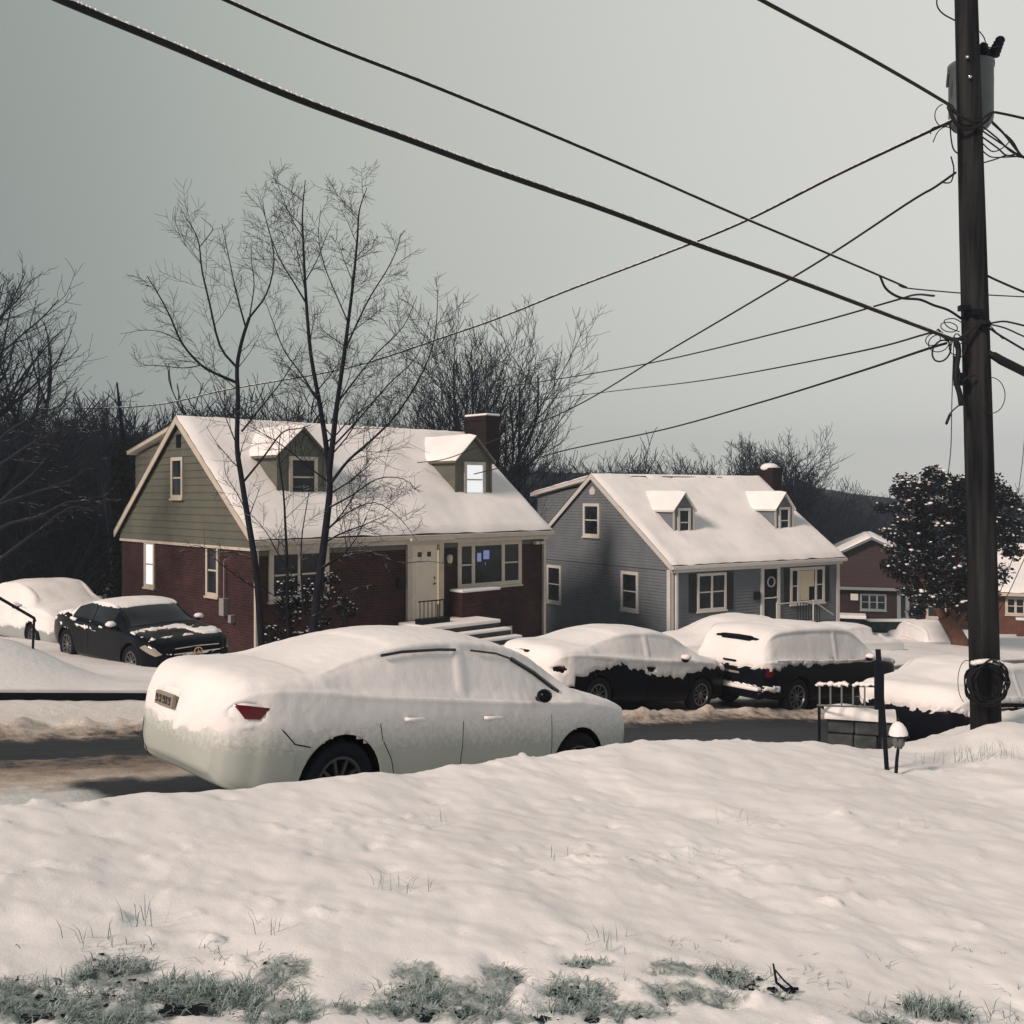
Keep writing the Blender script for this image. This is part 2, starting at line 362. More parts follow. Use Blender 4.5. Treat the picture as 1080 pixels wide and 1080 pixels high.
# road: dirty packed snow, wet asphalt in the wheel track; uv = (along, across) in metres
rm = bpy.data.materials.new('snowy_road'); rm.use_nodes = True; nt = rm.node_tree; n = nt.nodes; l = nt.links; b = n['Principled BSDF']
uvn = n.new('ShaderNodeUVMap'); sp = n.new('ShaderNodeSeparateXYZ'); l.new(uvn.outputs[0], sp.inputs[0])
tcr = n.new('ShaderNodeTexCoord')
mp = n.new('ShaderNodeMapping'); mp.inputs['Scale'].default_value = (0.35, 2.0, 1); l.new(uvn.outputs[0], mp.inputs['Vector'])
z1 = n.new('ShaderNodeTexNoise'); z1.inputs['Scale'].default_value = 1.2; z1.inputs['Detail'].default_value = 8; z1.inputs['Roughness'].default_value = 0.7; l.new(mp.outputs[0], z1.inputs['Vector'])
a1 = n.new('ShaderNodeMath'); a1.operation = 'MULTIPLY_ADD'; a1.inputs[1].default_value = 1.3; l.new(z1.outputs['Fac'], a1.inputs[0]); l.new(sp.outputs['Y'], a1.inputs[2])
z6 = n.new('ShaderNodeTexNoise'); z6.inputs['Scale'].default_value = 3.2; z6.inputs['Detail'].default_value = 10; z6.inputs['Roughness'].default_value = .75; l.new(tcr.outputs['Object'], z6.inputs['Vector'])
a6 = n.new('ShaderNodeMath'); a6.operation = 'MULTIPLY_ADD'; a6.inputs[1].default_value = 1.5; l.new(z6.outputs['Fac'], a6.inputs[0]); l.new(a1.outputs[0], a6.inputs[2])
mr = n.new('ShaderNodeMapRange'); mr.inputs[1].default_value = 7.4; mr.inputs[2].default_value = 15.4; l.new(a6.outputs[0], mr.inputs['Value'])
rr = n.new('ShaderNodeValToRGB'); l.new(mr.outputs[0], rr.inputs['Fac'])
def stops(cr, L):
    e = cr.elements
    e[0].position = L[0][0]; e[0].color = (*L[0][1], 1); e[1].position = L[-1][0]; e[1].color = (*L[-1][1], 1)
    for p, c in L[1:-1]: q = e.new(p); q.color = (*c, 1)
W_ = (0.62, 0.65, 0.66); BR = (0.40, 0.34, 0.29); AS = (0.010, 0.015, 0.024)
tt = lambda t: (t-6)/8.0
stops(rr.color_ramp, [(0, W_), (tt(8.9), W_), (tt(9.2), (0.5, .44, .38)), (tt(9.5), BR), (tt(9.7), (.28, .23, .19)), (tt(10.0), (0.16, .13, .11)), (tt(10.2), AS), (tt(11.25), AS), (tt(11.4), (0.10, .08, .07)),
                      (tt(11.65), (0.42, .36, .31)), (tt(12.0), (.72, .67, .63)), (1, (0.78, .77, .76))])
ab = n.new('ShaderNodeAttribute'); ab.attribute_name = 'bare'; mxb = n.new('ShaderNodeMix'); mxb.data_type = 'RGBA'; mxb.inputs['B'].default_value = (*AS, 1)  # mask for snow-free road and the near car's painted shadow
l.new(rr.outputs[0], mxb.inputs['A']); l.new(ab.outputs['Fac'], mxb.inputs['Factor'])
l.new(mxb.outputs['Result'], b.inputs['Base Color']); b.inputs['Roughness'].default_value = 0.7
z2 = n.new('ShaderNodeTexNoise'); z2.inputs['Scale'].default_value = 11; z2.inputs['Detail'].default_value = 9; z2.inputs['Roughness'].default_value = .7; l.new(tcr.outputs['Object'], z2.inputs['Vector'])
bp = n.new('ShaderNodeBump'); bp.inputs['Strength'].default_value = 0.8; bp.inputs['Distance'].default_value = 0.03; l.new(z2.outputs['Fac'], bp.inputs['Height']); l.new(bp.outputs[0], b.inputs['Normal'])
def shift_(S): return 0.95*ss(15.2, 19, S)
def fz_r(S, T, X, Y):
    z = EYE-d_road(S)
    n = nz(S*0.5, T, 1.2, 4.0, 3)*0.03+nz(X, Y, 6.0, 6.0, 2)*0.012
    T = T+shift_(S)
    ridge = 0.10*np.exp(-((T-11.85)/0.22)**2)*(1+nz(S, T, 2.5, 2.0, 2)*1.2)
    trk = -0.03*ss(10.1, 10.4, T)*ss(11.7, 11.4, T)
    return z+n+ridge+trk+0.02
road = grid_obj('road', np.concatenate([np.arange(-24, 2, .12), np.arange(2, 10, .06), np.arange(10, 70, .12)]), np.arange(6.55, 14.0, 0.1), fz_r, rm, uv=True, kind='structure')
# snow-free asphalt under the parked cars, with the near car's shadow painted in
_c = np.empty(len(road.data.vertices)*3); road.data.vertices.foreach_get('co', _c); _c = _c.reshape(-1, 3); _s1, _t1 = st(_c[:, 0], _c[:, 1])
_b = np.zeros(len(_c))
for a0, a1, b0, b1 in ((2.95, 8.3, 6.6, 9.25), (12.2, 16.8, 12.15, 13.9), (17.0, 21.6, 11.1, 12.95)):  # first box widened to paint the shadow under the near car
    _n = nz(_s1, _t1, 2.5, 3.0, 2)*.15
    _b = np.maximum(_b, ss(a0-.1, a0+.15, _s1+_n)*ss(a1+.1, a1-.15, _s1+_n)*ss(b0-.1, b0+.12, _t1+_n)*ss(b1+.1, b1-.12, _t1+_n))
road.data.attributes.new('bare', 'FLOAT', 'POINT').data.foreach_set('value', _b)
# the kerb on the far side: coloured near black for the shade under its overhanging snow
mb = MB(); Sk = np.arange(-24, 21, 0.5)
for i in range(len(Sk)-1):
    if 6.9 < Sk[i] < 9.6: continue
    vs = []
    for s_ in (Sk[i], Sk[i+1]):
        zr = EYE-float(d_road(s_))
        for t_, dz in ((13.98, -0.1), (13.98, 0.13), (14.13, 0.13), (14.13, -0.1)):
            x_, y_ = xy(s_, t_); vs.append((x_, y_, zr+dz))
    mb.add(vs, ((0, 4, 5, 1), (1, 5, 6, 2), (2, 6, 7, 3)))
mb.build('kerb', mat('kerb_shade_dark', (0.010, 0.012, 0.018), 0.7, var=0.4, vscale=3, spec=.2), kind='structure')
mb = MB(); Sk = np.arange(-24, 60, 0.2)
ring = []
for s_ in Sk:
    zr = EYE-float(d_road(s_)); k = noise.noise((s_*1.3, 0, 2)); hh = 0.045+0.02*k; dr = 0.05 if 6.9 < s_ < 9.6 else 0
    ring.append([(*xy(s_, t_), zr+dz-dr) for t_, dz in ((13.93-.02*k, 0.125), (13.92-.02*k, 0.13+hh*.6), (14.02, 0.13+hh), (14.35, 0.125+hh), (14.6, 0.05))])
vs = [p for r_ in ring for p in r_]; m_ = 5
mb.add(vs, [(i*m_+j, (i+1)*m_+j, (i+1)*m_+j+1, i*m_+j+1) for i in range(len(ring)-1) for j in range(m_-1)])
mb.build('kerb_snow', SNOW, smooth=True, kind='structure')

# ------------------------------------------------------------------ houses
class House:
    """local frame: x along the street front, y into the plot, z up; origin at the street-front left corner"""
    def __init__(s, name, label, px, z, vx, base_d, cat='house', vy=1050.):
        s.P0 = ((px-540)/F*z, z); L = math.hypot(vx, vy); s.u = (vx/L, vy/L); s.v = (-s.u[1], s.u[0])
        s.ang = math.atan2(s.u[1], s.u[0]); s.bz = EYE-base_d
        s.o = empty(name, (s.P0[0], s.P0[1], s.bz), s.ang, label=label, cat=cat)
    def U(s, px, v=0.0):
        a = (px-540)/F; x0 = s.P0[0]+v*s.v[0]; y0 = s.P0[1]+v*s.v[1]
        return (a*y0-x0)/(s.u[0]-a*s.u[1])
    def V(s, px, u=0.0):
        a = (px-540)/F; x0 = s.P0[0]+u*s.u[0]; y0 = s.P0[1]+u*s.u[1]
        return (a*y0-x0)/(s.v[0]-a*s.v[1])
    def H(s, py, u, v=0.0):
        z = s.P0[1]+u*s.u[1]+v*s.v[1]; return EYE-(py-523)/F*z-s.bz

def fr_window(parent, plane, a0, a1, z0, z1, trim, at=0.0, name='window', lights=1, sash=True, pane_m=None, fw=0.09, single=False, splits=None, extra=None):
    """plane 'front': a = x, faces -y at y = at; 'side': a = y, faces -x at x = at"""
    fb = MB(); gb = MB()
    def bx(m, a, b, c, d, e0, e1, mi=0):
        if plane == 'front': m.box((a, at+e0, c), (b, at+e1, d), mi)
        else: m.box((at+e0, a, c), (at+e1, b, d), mi)
    bx(fb, a0-fw, a0, z0-fw, z1+fw, -0.045, 0.02); bx(fb, a1, a1+fw, z0-fw, z1+fw, -0.045, 0.02)
    bx(fb, a0, a1, z1, z1+fw, -0.045, 0.02); bx(fb, a0, a1, z0-fw, z0, -0.045, 0.02)
    bx(fb, a0-fw-.03, a1+fw+.03, z0-fw-.05, z0-fw, -0.08, 0.02)
    xs = splits if splits else [a0+(a1-a0)*i/lights for i in range(1, lights)]
    for x_ in xs: bx(fb, x_-fw*.45, x_+fw*.45, z0, z1, -0.04, 0.02)
    ed = [a0]+list(xs)+[a1]
    if sash:
        for i in range(len(ed)-1):
            if sash == 'sides' and 0 < i < len(ed)-2: continue
            zm = (z0+z1)/2; bx(fb, ed[i]+.03, ed[i+1]-.03, zm-.022, zm+.022, -0.03, 0.02)
    g = gb if not single else fb; gi = 0 if not single else 1
    bx(g, a0, a1, z0, z1, -0.012, 0.01, gi)
    if extra:
        for (p, q, r_, s_) in extra: bx(g, p, q, r_, s_, -0.016, -0.0125, gi+1)
    if single: return fb.build(name, [trim, pane_m or GLASS, LITW], parent)
    w = fb.build(name, trim, parent)
    gb.build('pane', [pane_m or GLASS, TVGL], w)
    return w

def clapboards(mb_, plane, rng_, z0, z1, at, pitch, d=.022):
    """overlapping boards as real wedges; rng_(z) gives the run (a0, a1) at height z; plane 'front' faces -y, 'side' faces -x"""
    z = z0
    while z < z1-.02:
        zt = min(z+pitch, z1); b0, b1 = rng_(z); t0, t1 = rng_(zt)
        if b1-b0 > .05:
            t0, t1 = max(t0, b0), max(min(t1, b1), t0+.001)
            def q(a, o, zz): return (a, at-o, zz) if plane == 'front' else (at-o, a, zz)
            vs = [q(b0, d, z), q(b1, d, z), q(t1, .003, zt), q(t0, .003, zt), q(b0, 0, z), q(b1, 0, z)]
            mb_.add(vs, [(0, 1, 2, 3), (4, 5, 1, 0)])
        z += pitch

def snow_slab(o_name, parent, p00, du, dv, lu, lv, thick=0.09, bare=None, seed=0.0, nu=None, inset=0.0, mat_=None):
    """A layer of snow on a plane: p00 corner, du/dv unit vectors, sizes lu, lv; thickness varies, drops to nothing where bare(a,b)"""
    nu = nu or max(8, int(lu/0.16)); nv = max(6, int(lv/0.16))
    du = Vector(du); dv = Vector(dv); p00 = Vector(p00); N = du.cross(dv).normalized()
    if N.z < 0: N = -N
    vs = []
    for i in range(nu+1):
        for j in range(nv+1):
            a = lu*i/nu; b_ = lv*j/nv; ed = min(a, lu-a, b_, lv-b_)
            t = thick*(1+0.55*noise.noise((a*0.7, b_*0.7, seed)))+0.02*noise.noise((a*3, b_*3, seed+5))
            if ed < 0.001: t = 0.004
            elif bare:
                t = t*(1-bare(a, b_))-0.02*bare(a, b_)
            ja = 0.02*noise.noise((b_*3, seed, 1)) if (i in (0, nu)) else 0
            jb = 0.07*noise.noise((a*1.7, seed, 7)) if j == 0 else 0
            vs.append(p00+du*(a+ja)+dv*(b_+jb)+N*t)
    m = MB(); w = nv+1
    m.add(vs, [(i*w+j, (i+1)*w+j, (i+1)*w+j+1, i*w+j+1) for i in range(nu) for j in range(nv)])
    # round the rim
    return m.build(o_name, mat_ or SNOWR, parent, smooth=True)

def cape(H, L, W, eave, ridge, wallm, gablem, trim, gable_split, ov=0.25, sid=0.18, bareridge=None, pitch=.2, low=False):
    """a one-and-a-half storey house with a street-parallel ridge; returns roof object"""
    half = W/2; k = (ridge-eave)/half
    # walls up to the eave, hollow box as solid
    w = MB(); w.box((0, 0, -1.2), (L, W, gable_split))
    if low:
        clapboards(w, 'front', lambda z: (0, L), -1.2, gable_split, 0, pitch); clapboards(w, 'side', lambda z: (0, W), -1.2, gable_split, 0, pitch)
    w.build('wall', wallm, H.o)
    g = MB()
    g.prism([(-0.02, gable_split), (W+0.02, gable_split), (W-0.02, eave+0.02), (half, ridge-0.06), (0.02, eave+0.02)], 'x', -0.03, L+0.03)
    def gr_(z):
        if z <= eave: return (-.02, W+.02)
        f = (z-eave)/(ridge-.06-eave); return (.02+(half-.02)*f, W-.02-(half-.02)*f)
    clapboards(g, 'side', gr_, gable_split, ridge-.1, -.03, pitch)
    g.build('gable_wall', gablem, H.o)
    r = MB(); th = 0.16
    # two roof slabs meeting at the ridge
    r.prism([(-ov, eave-ov*k), (half, ridge), (half, ridge+th), (-ov-.02, eave-ov*k+th)], 'x', -ov*.6, L+ov*.6)
    r.prism([(W+ov, eave-ov*k), (W+ov+.02, eave-ov*k+th), (half, ridge+th-.001), (half, ridge+.001)], 'x', -ov*.6+.001, L+ov*.6-.001)
    roof = r.build('roof', SHIN, H.o)
    # rake boards and gutter
    for xx in (-ov*.6-.03, L+ov*.6):
        t = MB(); t.prism([(-ov, eave-ov*k-.06), (half, ridge-.07), (half, ridge+th-.02), (-ov-.02, eave-ov*k+th-.03)], 'x', xx, xx+.03)
        t.build('rake_board', trim, H.o); t = MB()
        t.prism([(W+ov, eave-ov*k-.06), (W+ov+.02, eave-ov*k+th-.03), (half, ridge+th-.021), (half, ridge-.069)], 'x', xx, xx+.03)
        t.build('rake_board', trim, H.o)
    gt = MB(); gt.box((-ov*.6-.04, -ov-.13, eave-ov*k-.02), (L+ov*.6+.04, -ov-.021, eave-ov*k+.11))
    gt.build('gutter', trim, H.o, bevel=0.02)
    fa = MB(); fa.box((0.0, -ov-.018, eave-ov*k-.14), (L, -0.035, eave-ov*k-.03)); fa.build('soffit', trim, H.o)
    sl = math.hypot(half+ov, (half+ov)*k)
    du = (1, 0, 0); dv = Vector((0, 1, k)).normalized()
    snow_slab('snow', roof, (-ov*.6-.03, -ov-.05, eave-ov*k+th-.02), du, dv, L+ov*1.2+.06, sl+.03, 0.10, bare=bareridge, seed=L)
    dv2 = Vector((0, -1, k)).normalized()
    snow_slab('snow', roof, (-ov*.6-.03, W+ov+.05, eave-ov*k+th-.02), du, dv2, L+ov*1.2+.06, sl+.03, 0.10, bare=bareridge, seed=L+9)
    return roof, k

def dormer(H, uc, w, v0, zb, ze, zr, eave, k, wallm, trim, win, pane=GLASS, ov=0.12, rear=False, litx=None):
    """gabled dormer with its face at y = v0, from zb up to eaves ze and ridge zr"""
    def vy(z): return (z-eave)/k
    d = MB(); x0, x1 = uc-w/2, uc+w/2
    yb = vy(ze)+0.3; yr = vy(zr)+0.2
    # face + cheeks as one solid pentagonal prism running back into the roof
    d.prism([(x0, zb-.3), (x1, zb-.3), (x1, ze), (uc, zr-.05), (x0, ze)], 'y', v0, yb+.6)
    dm = d.build('dormer', wallm, H.o)
    r = MB(); th = 0.07; kk = (zr-ze)/(w/2)
    for sg in (-1, 1):
        xe = uc+sg*(w/2+ov)
        poly = [(xe, ze-ov*kk), (uc, zr), (uc, zr+th), (xe, ze-ov*kk+th)]
        if sg > 0: poly = poly[::-1]
        r.prism([(p[0], p[1]+(0.001 if sg > 0 else 0)) for p in poly], 'y', v0-ov, yr+.35)
    rf = r.build('dormer_roof', trim, dm)
    for sg in (-1, 1):
        xe = uc+sg*(w/2+ov); du = Vector((-sg, 0, kk)).normalized(); ll = math.hypot(w/2+ov, (w/2+ov)*kk)
        p0 = Vector((xe, v0-ov-.02, ze-ov*kk+th-.01))
        m = MB(); nu, nv = 8, 12; ln = yr+.35-v0+ov; N = Vector((sg*kk, 0, 1)).normalized(); vs = []
        for i in range(nu+1):
            for j in range(nv+1):
                a = (ll+.02)*i/nu; b_ = ln*j/nv; t = 0.075*(1+.3*noise.noise((a*2, b_*2, uc)))
                if i == 0 or j == 0: t = 0.0
                vs.append(p0+du*a+Vector((0, b_, 0))+N*t)
        ww = nv+1; m.add(vs, [(i*ww+j, (i+1)*ww+j, (i+1)*ww+j+1, i*ww+j+1) for i in range(nu) for j in range(nv)])
        m.build('snow', SNOWR, dm, smooth=True)
    for sg in (-1, 1):
        tb = MB(); xx = uc+sg*w/2; tb.box((xx-.045, v0-.025, zb-.02), (xx+.045, v0-.002, ze-.02)); tb.build('corner_trim', trim, dm)
    a0, a1, z0, z1 = win
    fr_window(dm, 'front', a0, a1, z0, z1, TRIM if wallm is OLIVE else TRIMB, at=v0-.004, name='dormer_window', pane_m=pane, fw=0.10, single=True)
    return dm

def pipe(parent, x, y, z0, z1, m, name='downspout', r=0.045):
    b_ = MB(); b_.box((x-r, y-r, z0+.1), (x+r, y+r, z1)); b_.box((x-r, y-.22, z0), (x+r, y+r, z0+.1)); return b_.build(name, m, parent)

# ---- brick cape with olive gable and dormers
A = House('brick_house', 'dark brick cape house with olive gable and two olive dormers behind the bare trees', 268, 24.8, 1112, 4.1)
AL, AW = 10.2, 8.2; AE = 4.1-1.05; AR = 4.1+2.08
aroof, ak = cape(A, AL, AW, AE, AR, BRICK, OLIVE, TRIM, AE-0.26, ov=.22)
fz_ = MB(); fz_.box((0.02, -.035, AE-.46), (AL-.02, -.002, AE-.265)); fz_.build('frieze', OLIVE, A.o)
for uc, pane in ((2.06, GLASS), (8.25, LIT)):
    v0 = 1.15; zb = AE+ak*v0+.02; 
    dormer(A, uc, 1.45, v0, zb, 4.1+1.13, 4.1+1.82, AE, ak, OLIVE, OLIVE, (uc-.30, uc+.38, zb+.20, zb+1.12), pane)
# rear shed dormer whose side shows beside the gable
sh = MB(); sh.prism([(4.3, AR-.3), (7.75, 4.1+1.25), (7.75, AE-.1), (4.3, AE-.1)], 'x', 0.25, AL-.25)
clapboards(sh, 'side', lambda z: (4.3, min(7.75, 4.3+3.45*(AR-.3-z)/(AR-.3-5.35))), AE, AR-.35, .25, .2)
shd = sh.build('shed_dormer', OLIVE, A.o)
sr = MB(); sr.prism([(4.15, AR+.10), (7.95, 4.1+1.38), (7.95, 4.1+1.26), (4.15, AR-.03)], 'x', 0.05, AL-.05); sr.build('shed_roof', TRIM, shd)
snow_slab('snow', shd, (0.03, 8.0, 4.1+1.36), (1, 0, 0), Vector((0, -3.85, AR+.10-5.48)).normalized(), AL-.06, 3.9, 0.08, seed=3)
# gable windows
for (pa, pb, ya, yb, pn, nm) in ((185, 194, 486, 522, GLASS, 'window'), (154.5, 162.5, 574, 616, LIT, 'window'), (220, 229.5, 578, 625, GLASS, 'window')):
    v1 = A.V(pa); v0 = A.V(pb); vm = (v0+v1)/2; off = -.055 if ya < 520 else 0
    fr_window(A.o, 'side', v0, v1, A.H(yb, 0, vm), A.H(ya, 0, vm), TRIM, at=off, pane_m=pn, fw=.10)
vt = MB(); vt.box((-.075, 4.0, A.H(472, 0, 4.1)), (-.032, 4.25, A.H(458, 0, 4.1))); vt.build('gable_vent', BLACKM, A.o)
sk = MB(); sk.box((-.06, -.03, AE-.33), (-.003, AW+.03, AE-.255)); sk.build('skirt_board', TRIM, A.o)
# front: double window, door bay, picture window
u0, u1 = A.U(288), A.U(342)
fr_window(A.o, 'front', u0, u1, A.H(627, 1.3), A.H(584, 1.3), TRIM, lights=2, fw=.13)
u0, u1 = A.U(486), A.U(546)
sp1, sp2 = A.U(498.5), A.U(530)
tv = (A.U(503), A.U(517), A.H(592, 7.6), A.H(583, 7.6))
fr_window(A.o, 'front', u0, u1, A.H(614, 7.8), A.H(575, 7.8), TRIM, splits=[sp1, sp2], sash='sides', fw=.14,
          extra=[(tv[0], tv[0]+.16, tv[2], tv[3]), (tv[0]+.25, tv[1]-.05, tv[2]+.06, tv[3]+.07), (tv[0]+.32, tv[1]-.2, tv[2]-.12, tv[2]-.03)])
AF = 4.1-3.52
du0, du1 = A.U(428), A.U(466)
D_ = MB(); 
D_.box((du0, -.10, AF), (du0+.16, .02, AF+2.26)); D_.box((du1-.16, -.10, AF), (du1, .02, AF+2.26)); D_.box((du0+.16, -.10, AF+2.12), (du1-.16, .02, AF+2.26))
D_.box((du0-.12, -.45, AF+2.262), (du1+.12, .02, AF+2.34)); frm = D_.build('door_frame', TRIM, A.o)
dl = MB(); a_, b_ = du0+.16, du0+.16+.92
dl.box((a_, -.06, AF), (b_, 0.0, AF+2.12))
for zz0, zz1 in ((AF+.12, AF+.6), (AF+.72, AF+1.2), (AF+1.3, AF+1.62)): dl.box((a_+.12, -.068, zz0), (b_-.12, -.0605, zz1))
dr = dl.build('door', mat('cream_door', (0.66, 0.60, 0.50), 0.45, var=0.08), A.o)
hb = MB(); hb.tube([(b_-.1, -.07, AF+1.0), (b_-.1, -.11, AF+1.0), (b_-.16, -.11, AF+.98)], .018, 6); hb.box((b_-.13, -.066, AF+1.12), (b_-.07, -.06, AF+1.2)); hb.build('handle', BLACKM, dr)
dw = MB()
for xx in (a_+.22, b_-.36): dw.box((xx, -.072, AF+1.78), (xx+.13, -.0605, AF+1.92))
dw.build('door_light', GLASS, dr)
slt = MB(); slt.box((b_+.05, -.055, AF+.02), (du1-.16, 0, AF+2.12)); slt.box((b_+.12, -.062, AF+.4), (du1-.22, -.0555, AF+1.95), 1)
slt.build('sidelight', [TRIM, mat('warm_pane', (.4, .3, .18), .3, emit=(1, .75, .45), estr=.25)], A.o)
# porch lamp right of the door
lp = MB(); lp.tube([(du1+.12, -.02, AF+1.9), (du1+.12, -.2, AF+2.0), (du1+.12, -.22, AF+1.85)], .015, 5)
lp.lathe([(.0, .1), (.07, .08), (.09, 0), (.06, -.14), (0, -.16)], 8, 1, Matrix.Translation((du1+.12, -.22, AF+1.72))); lp.build('wall_lamp', [BLACKM, TRIM], A.o)
mbx = MB(); mbx.box((du0-.35, -.12, AF+.95), (du0-.1, -.002, AF+1.2)); mbx.build('mailbox', BLACKM, A.o, bevel=.02)
fl = MB(); fl.box((AL-.5, -.2, AE-.48), (AL-.32, -.036, AE-.38)); fl.box((AL-.28, -.2, AE-.48), (AL-.1, -.036, AE-.38)); fl.build('floodlight', TRIM, A.o, bevel=.02)
# platform, steps and their snow
stp = MB(); sn = MB(); CONC = mat('step_concrete', (0.07, 0.072, 0.075), .8, var=.3)
x0_, x1_ = du0-.35, du1+.9
stp.box((x0_, -1.5, -1.0), (x1_, -.12, AF-.10)); sn.box((x0_-.02, -1.54, AF-.10), (x1_+.02, -.12, AF+.0))
for i in range(1, 5):
    zt = AF-.10-.19*i; stp.box((x0_+.7, -1.5-.34*i, -1.2), (x1_+.1*i, -1.5-.34*(i-1), zt))
    sn.box((x0_+.68, -1.53-.34*i, zt), (x1_+.1*i+.03, -1.56-.34*(i-1), zt+.075))
sto = stp.build('steps', CONC, A.o); sn.build('snow', SNOW, sto, bevel=.03)
rl = MB(); ry = -.9
for i in range(7): rl.tube([(x0_+.15+i*.14, ry, AF), (x0_+.15+i*.14, ry, AF+.62)], .012, 5)
rl.tube([(x0_+.1, ry, AF+.62), (x0_+1.05, ry, AF+.62)], .02, 6); rl.tube([(x0_+.1, ry, AF+.1), (x0_+1.05, ry, AF+.1)], .015, 6)
rl.box((x0_+.1, ry-.15, AF+.0), (x0_+1.1, ry+.15, AF+.14)); rl.build('railing', BLACKM, A.o)
lw = MB(); lw.box((du1+.3, -.55, -.9), (du1+1.75, -.03, AF+.72)); lw.build('planter_wall', BRICK, A.o)
ls = MB(); ls.box((du1+.26, -.6, AF+.72), (du1+1.79, -.03, AF+.80)); ls.build('snow', SNOW, A.o, bevel=.03)
fr_window(A.o, 'front', A.U(524), A.U(538), A.H(684, 8.6), A.H(662, 8.6), TRIM, name='basement_window', lights=3, sash=False, fw=.05)
pipe(A.o, .03, -.06, -.2, AE-.2, TRIM); pipe(A.o, AL-.02, -.06, -.9, AE-.2, TRIM)
ch = MB(); ch.box((AL+.16, 2.9, -1), (AL+.78, 4.0, 4.1+2.75)); ch.box((AL+.12, 2.86, 4.1+2.6), (AL+.82, 4.04, 4.1+2.74)); cho = ch.build('chimney', BRICKCH, aroof)
cs = MB(); cs.box((AL+.14, 2.88, 4.1+2.751), (AL+.80, 4.02, 4.1+2.83)); cs.build('chimney_snow', SNOW, aroof, bevel=.03)
um = MB(); um.box((-.16, 1.3, 1.0), (-.002, 1.55, 1.45)); um.tube([(-.08, 1.42, 1.45), (-.08, 1.42, 2.4)], .02, 6); um.box((-.14, .95, .85), (-.002, 1.1, 1.05)); um.build('electric_meter', mat('meter_grey', (.25, .25, .25), .5), A.o, bevel=.02)

# ---- grey cape
B = House('grey_house', 'grey clapboard cape house with dark shutters, two small dormers and a snowy roof', 707, 36.0, 1660, 5.2)
BL, BW = 9.05, 9.2; BE = 5.2-2.48; BRi = 5.2+.74
def bare_b(a, b_):
    sl = 5.93
    return float(ss(.42, .22, (sl-b_)+.22*noise.noise((a*1.6, 3, 1))))*float(ss(1.5, 2.0, a))*float(ss(7.6, 7.0, a))*(1 if noise.noise((a*1.1, 8, 2)) > -.25 else 0)
broof, bk = cape(B, BL, BW, BE, BRi, GREY, GREY, TRIMB, BE-.22, ov=.22, bareridge=bare_b, pitch=.115, low=True)
for uc in (1.77, 7.25):
    v0 = 1.25; zb = BE+bk*v0+.02
    dormer(B, uc, 1.0, v0, zb, 5.2-.50, 5.2+.08, BE, bk, GREY, TRIMB, (uc-.22, uc+.22, zb+.12, zb+1.02), GLASS, ov=.1)
sh = MB(); sh.prism([(4.9, BRi-.3), (9.0, 5.2+.02), (9.0, BE-.1), (4.9, BE-.1)], 'x', 0.25, BL-.25)
clapboards(sh, 'side', lambda z: (4.9, min(9.0, 4.9+4.1*(BRi-.3-z)/(BRi-.3-5.22))), BE, BRi-.35, .25, .115)
shd = sh.build('shed_dormer', GREY, B.o)
sr = MB(); sr.prism([(4.7, BRi+.10), (9.25, 5.2+.12), (9.25, 5.2-.02), (4.7, BRi-.04)], 'x', 0.02, BL-.05); sr.build('shed_roof', TRIMB, shd)
snow_slab('snow', shd, (0.0, 9.28, 5.2+.11), (1, 0, 0), Vector((0, -4.58, BRi-5.22)).normalized(), BL-.03, 4.6, .08, seed=5)
for (pa, pb, ya, yb) in ((618.5, 632, 534, 563), (579.5, 591, 599, 633), (658, 672, 606, 641)):
    v1 = B.V(pa); v0 = B.V(pb); vm = (v0+v1)/2; off = -.055 if ya < 560 else -.025
    fr_window(B.o, 'side', v0, v1, B.H(yb, 0, vm), B.H(ya, 0, vm), TRIMB, at=off, fw=.12)
vt = MB(); vt.prism([(4.45, 5.2+.05), (4.75, 5.2+.05), (4.8, 5.2+.22), (4.6, 5.2+.38), (4.4, 5.2+.22)], 'x', -.08, -.032); vt.build('gable_vent', TRIMB, B.o)
SHUT = mat('dark_shutter', (.018, .02, .024), .6)
u0, u1 = B.U(736.5), B.U(763); zb0, zb1 = B.H(641, 2), B.H(607, 2)
fr_window(B.o, 'front', u0, u1, zb0, zb1, TRIMB, lights=2, fw=.10, at=-.025)
for a_, b_ in ((u0-.48, u0-.13), (u1+.13, u1+.48)):
    m = MB(); m.box((a_, -.05, zb0-.12), (b_, -.002, zb1+.1))
    for q in range(12): m.box((a_+.05, -.06, zb0-.02+q*(zb1-zb0)/12), (b_-.05, -.0505, zb0+.03+q*(zb1-zb0)/12))
    m.build('shutter', SHUT, B.o)
u0, u1 = B.U(834.5), B.U(866.5); zb0, zb1 = B.H(633, 7.3), B.H(601, 7.3); s1, s2 = B.U(841), B.U(859.5)
w = fr_window(B.o, 'front', u0, u1, zb0, zb1, TRIMB, splits=[s1, s2], sash='sides', fw=.12, at=-.025)
cu = MB(); cu.box((s1+.05, -.045, zb0+.02), (s1+.62, -.0385, zb1-.02)); cu.box((s1+.62, -.045, zb0+.55), (s2-.1, -.0385, zb1-.02))
cu.build('curtain', LITW, w)
for a_, b_ in ((u0-.42, u0-.14), (u1+.14, u1+.42)):
    m = MB(); m.box((a_, -.05, zb0-.1), (b_, -.002, zb1+.1))
    for q in range(12): m.box((a_+.05, -.06, zb0-.02+q*(zb1-zb0)/12), (b_-.05, -.0505, zb0+.03+q*(zb1-zb0)/12))
    m.build('shutter', SHUT, B.o)
BF = B.H(657, 5)
u0, u1 = B.U(802), B.U(821)
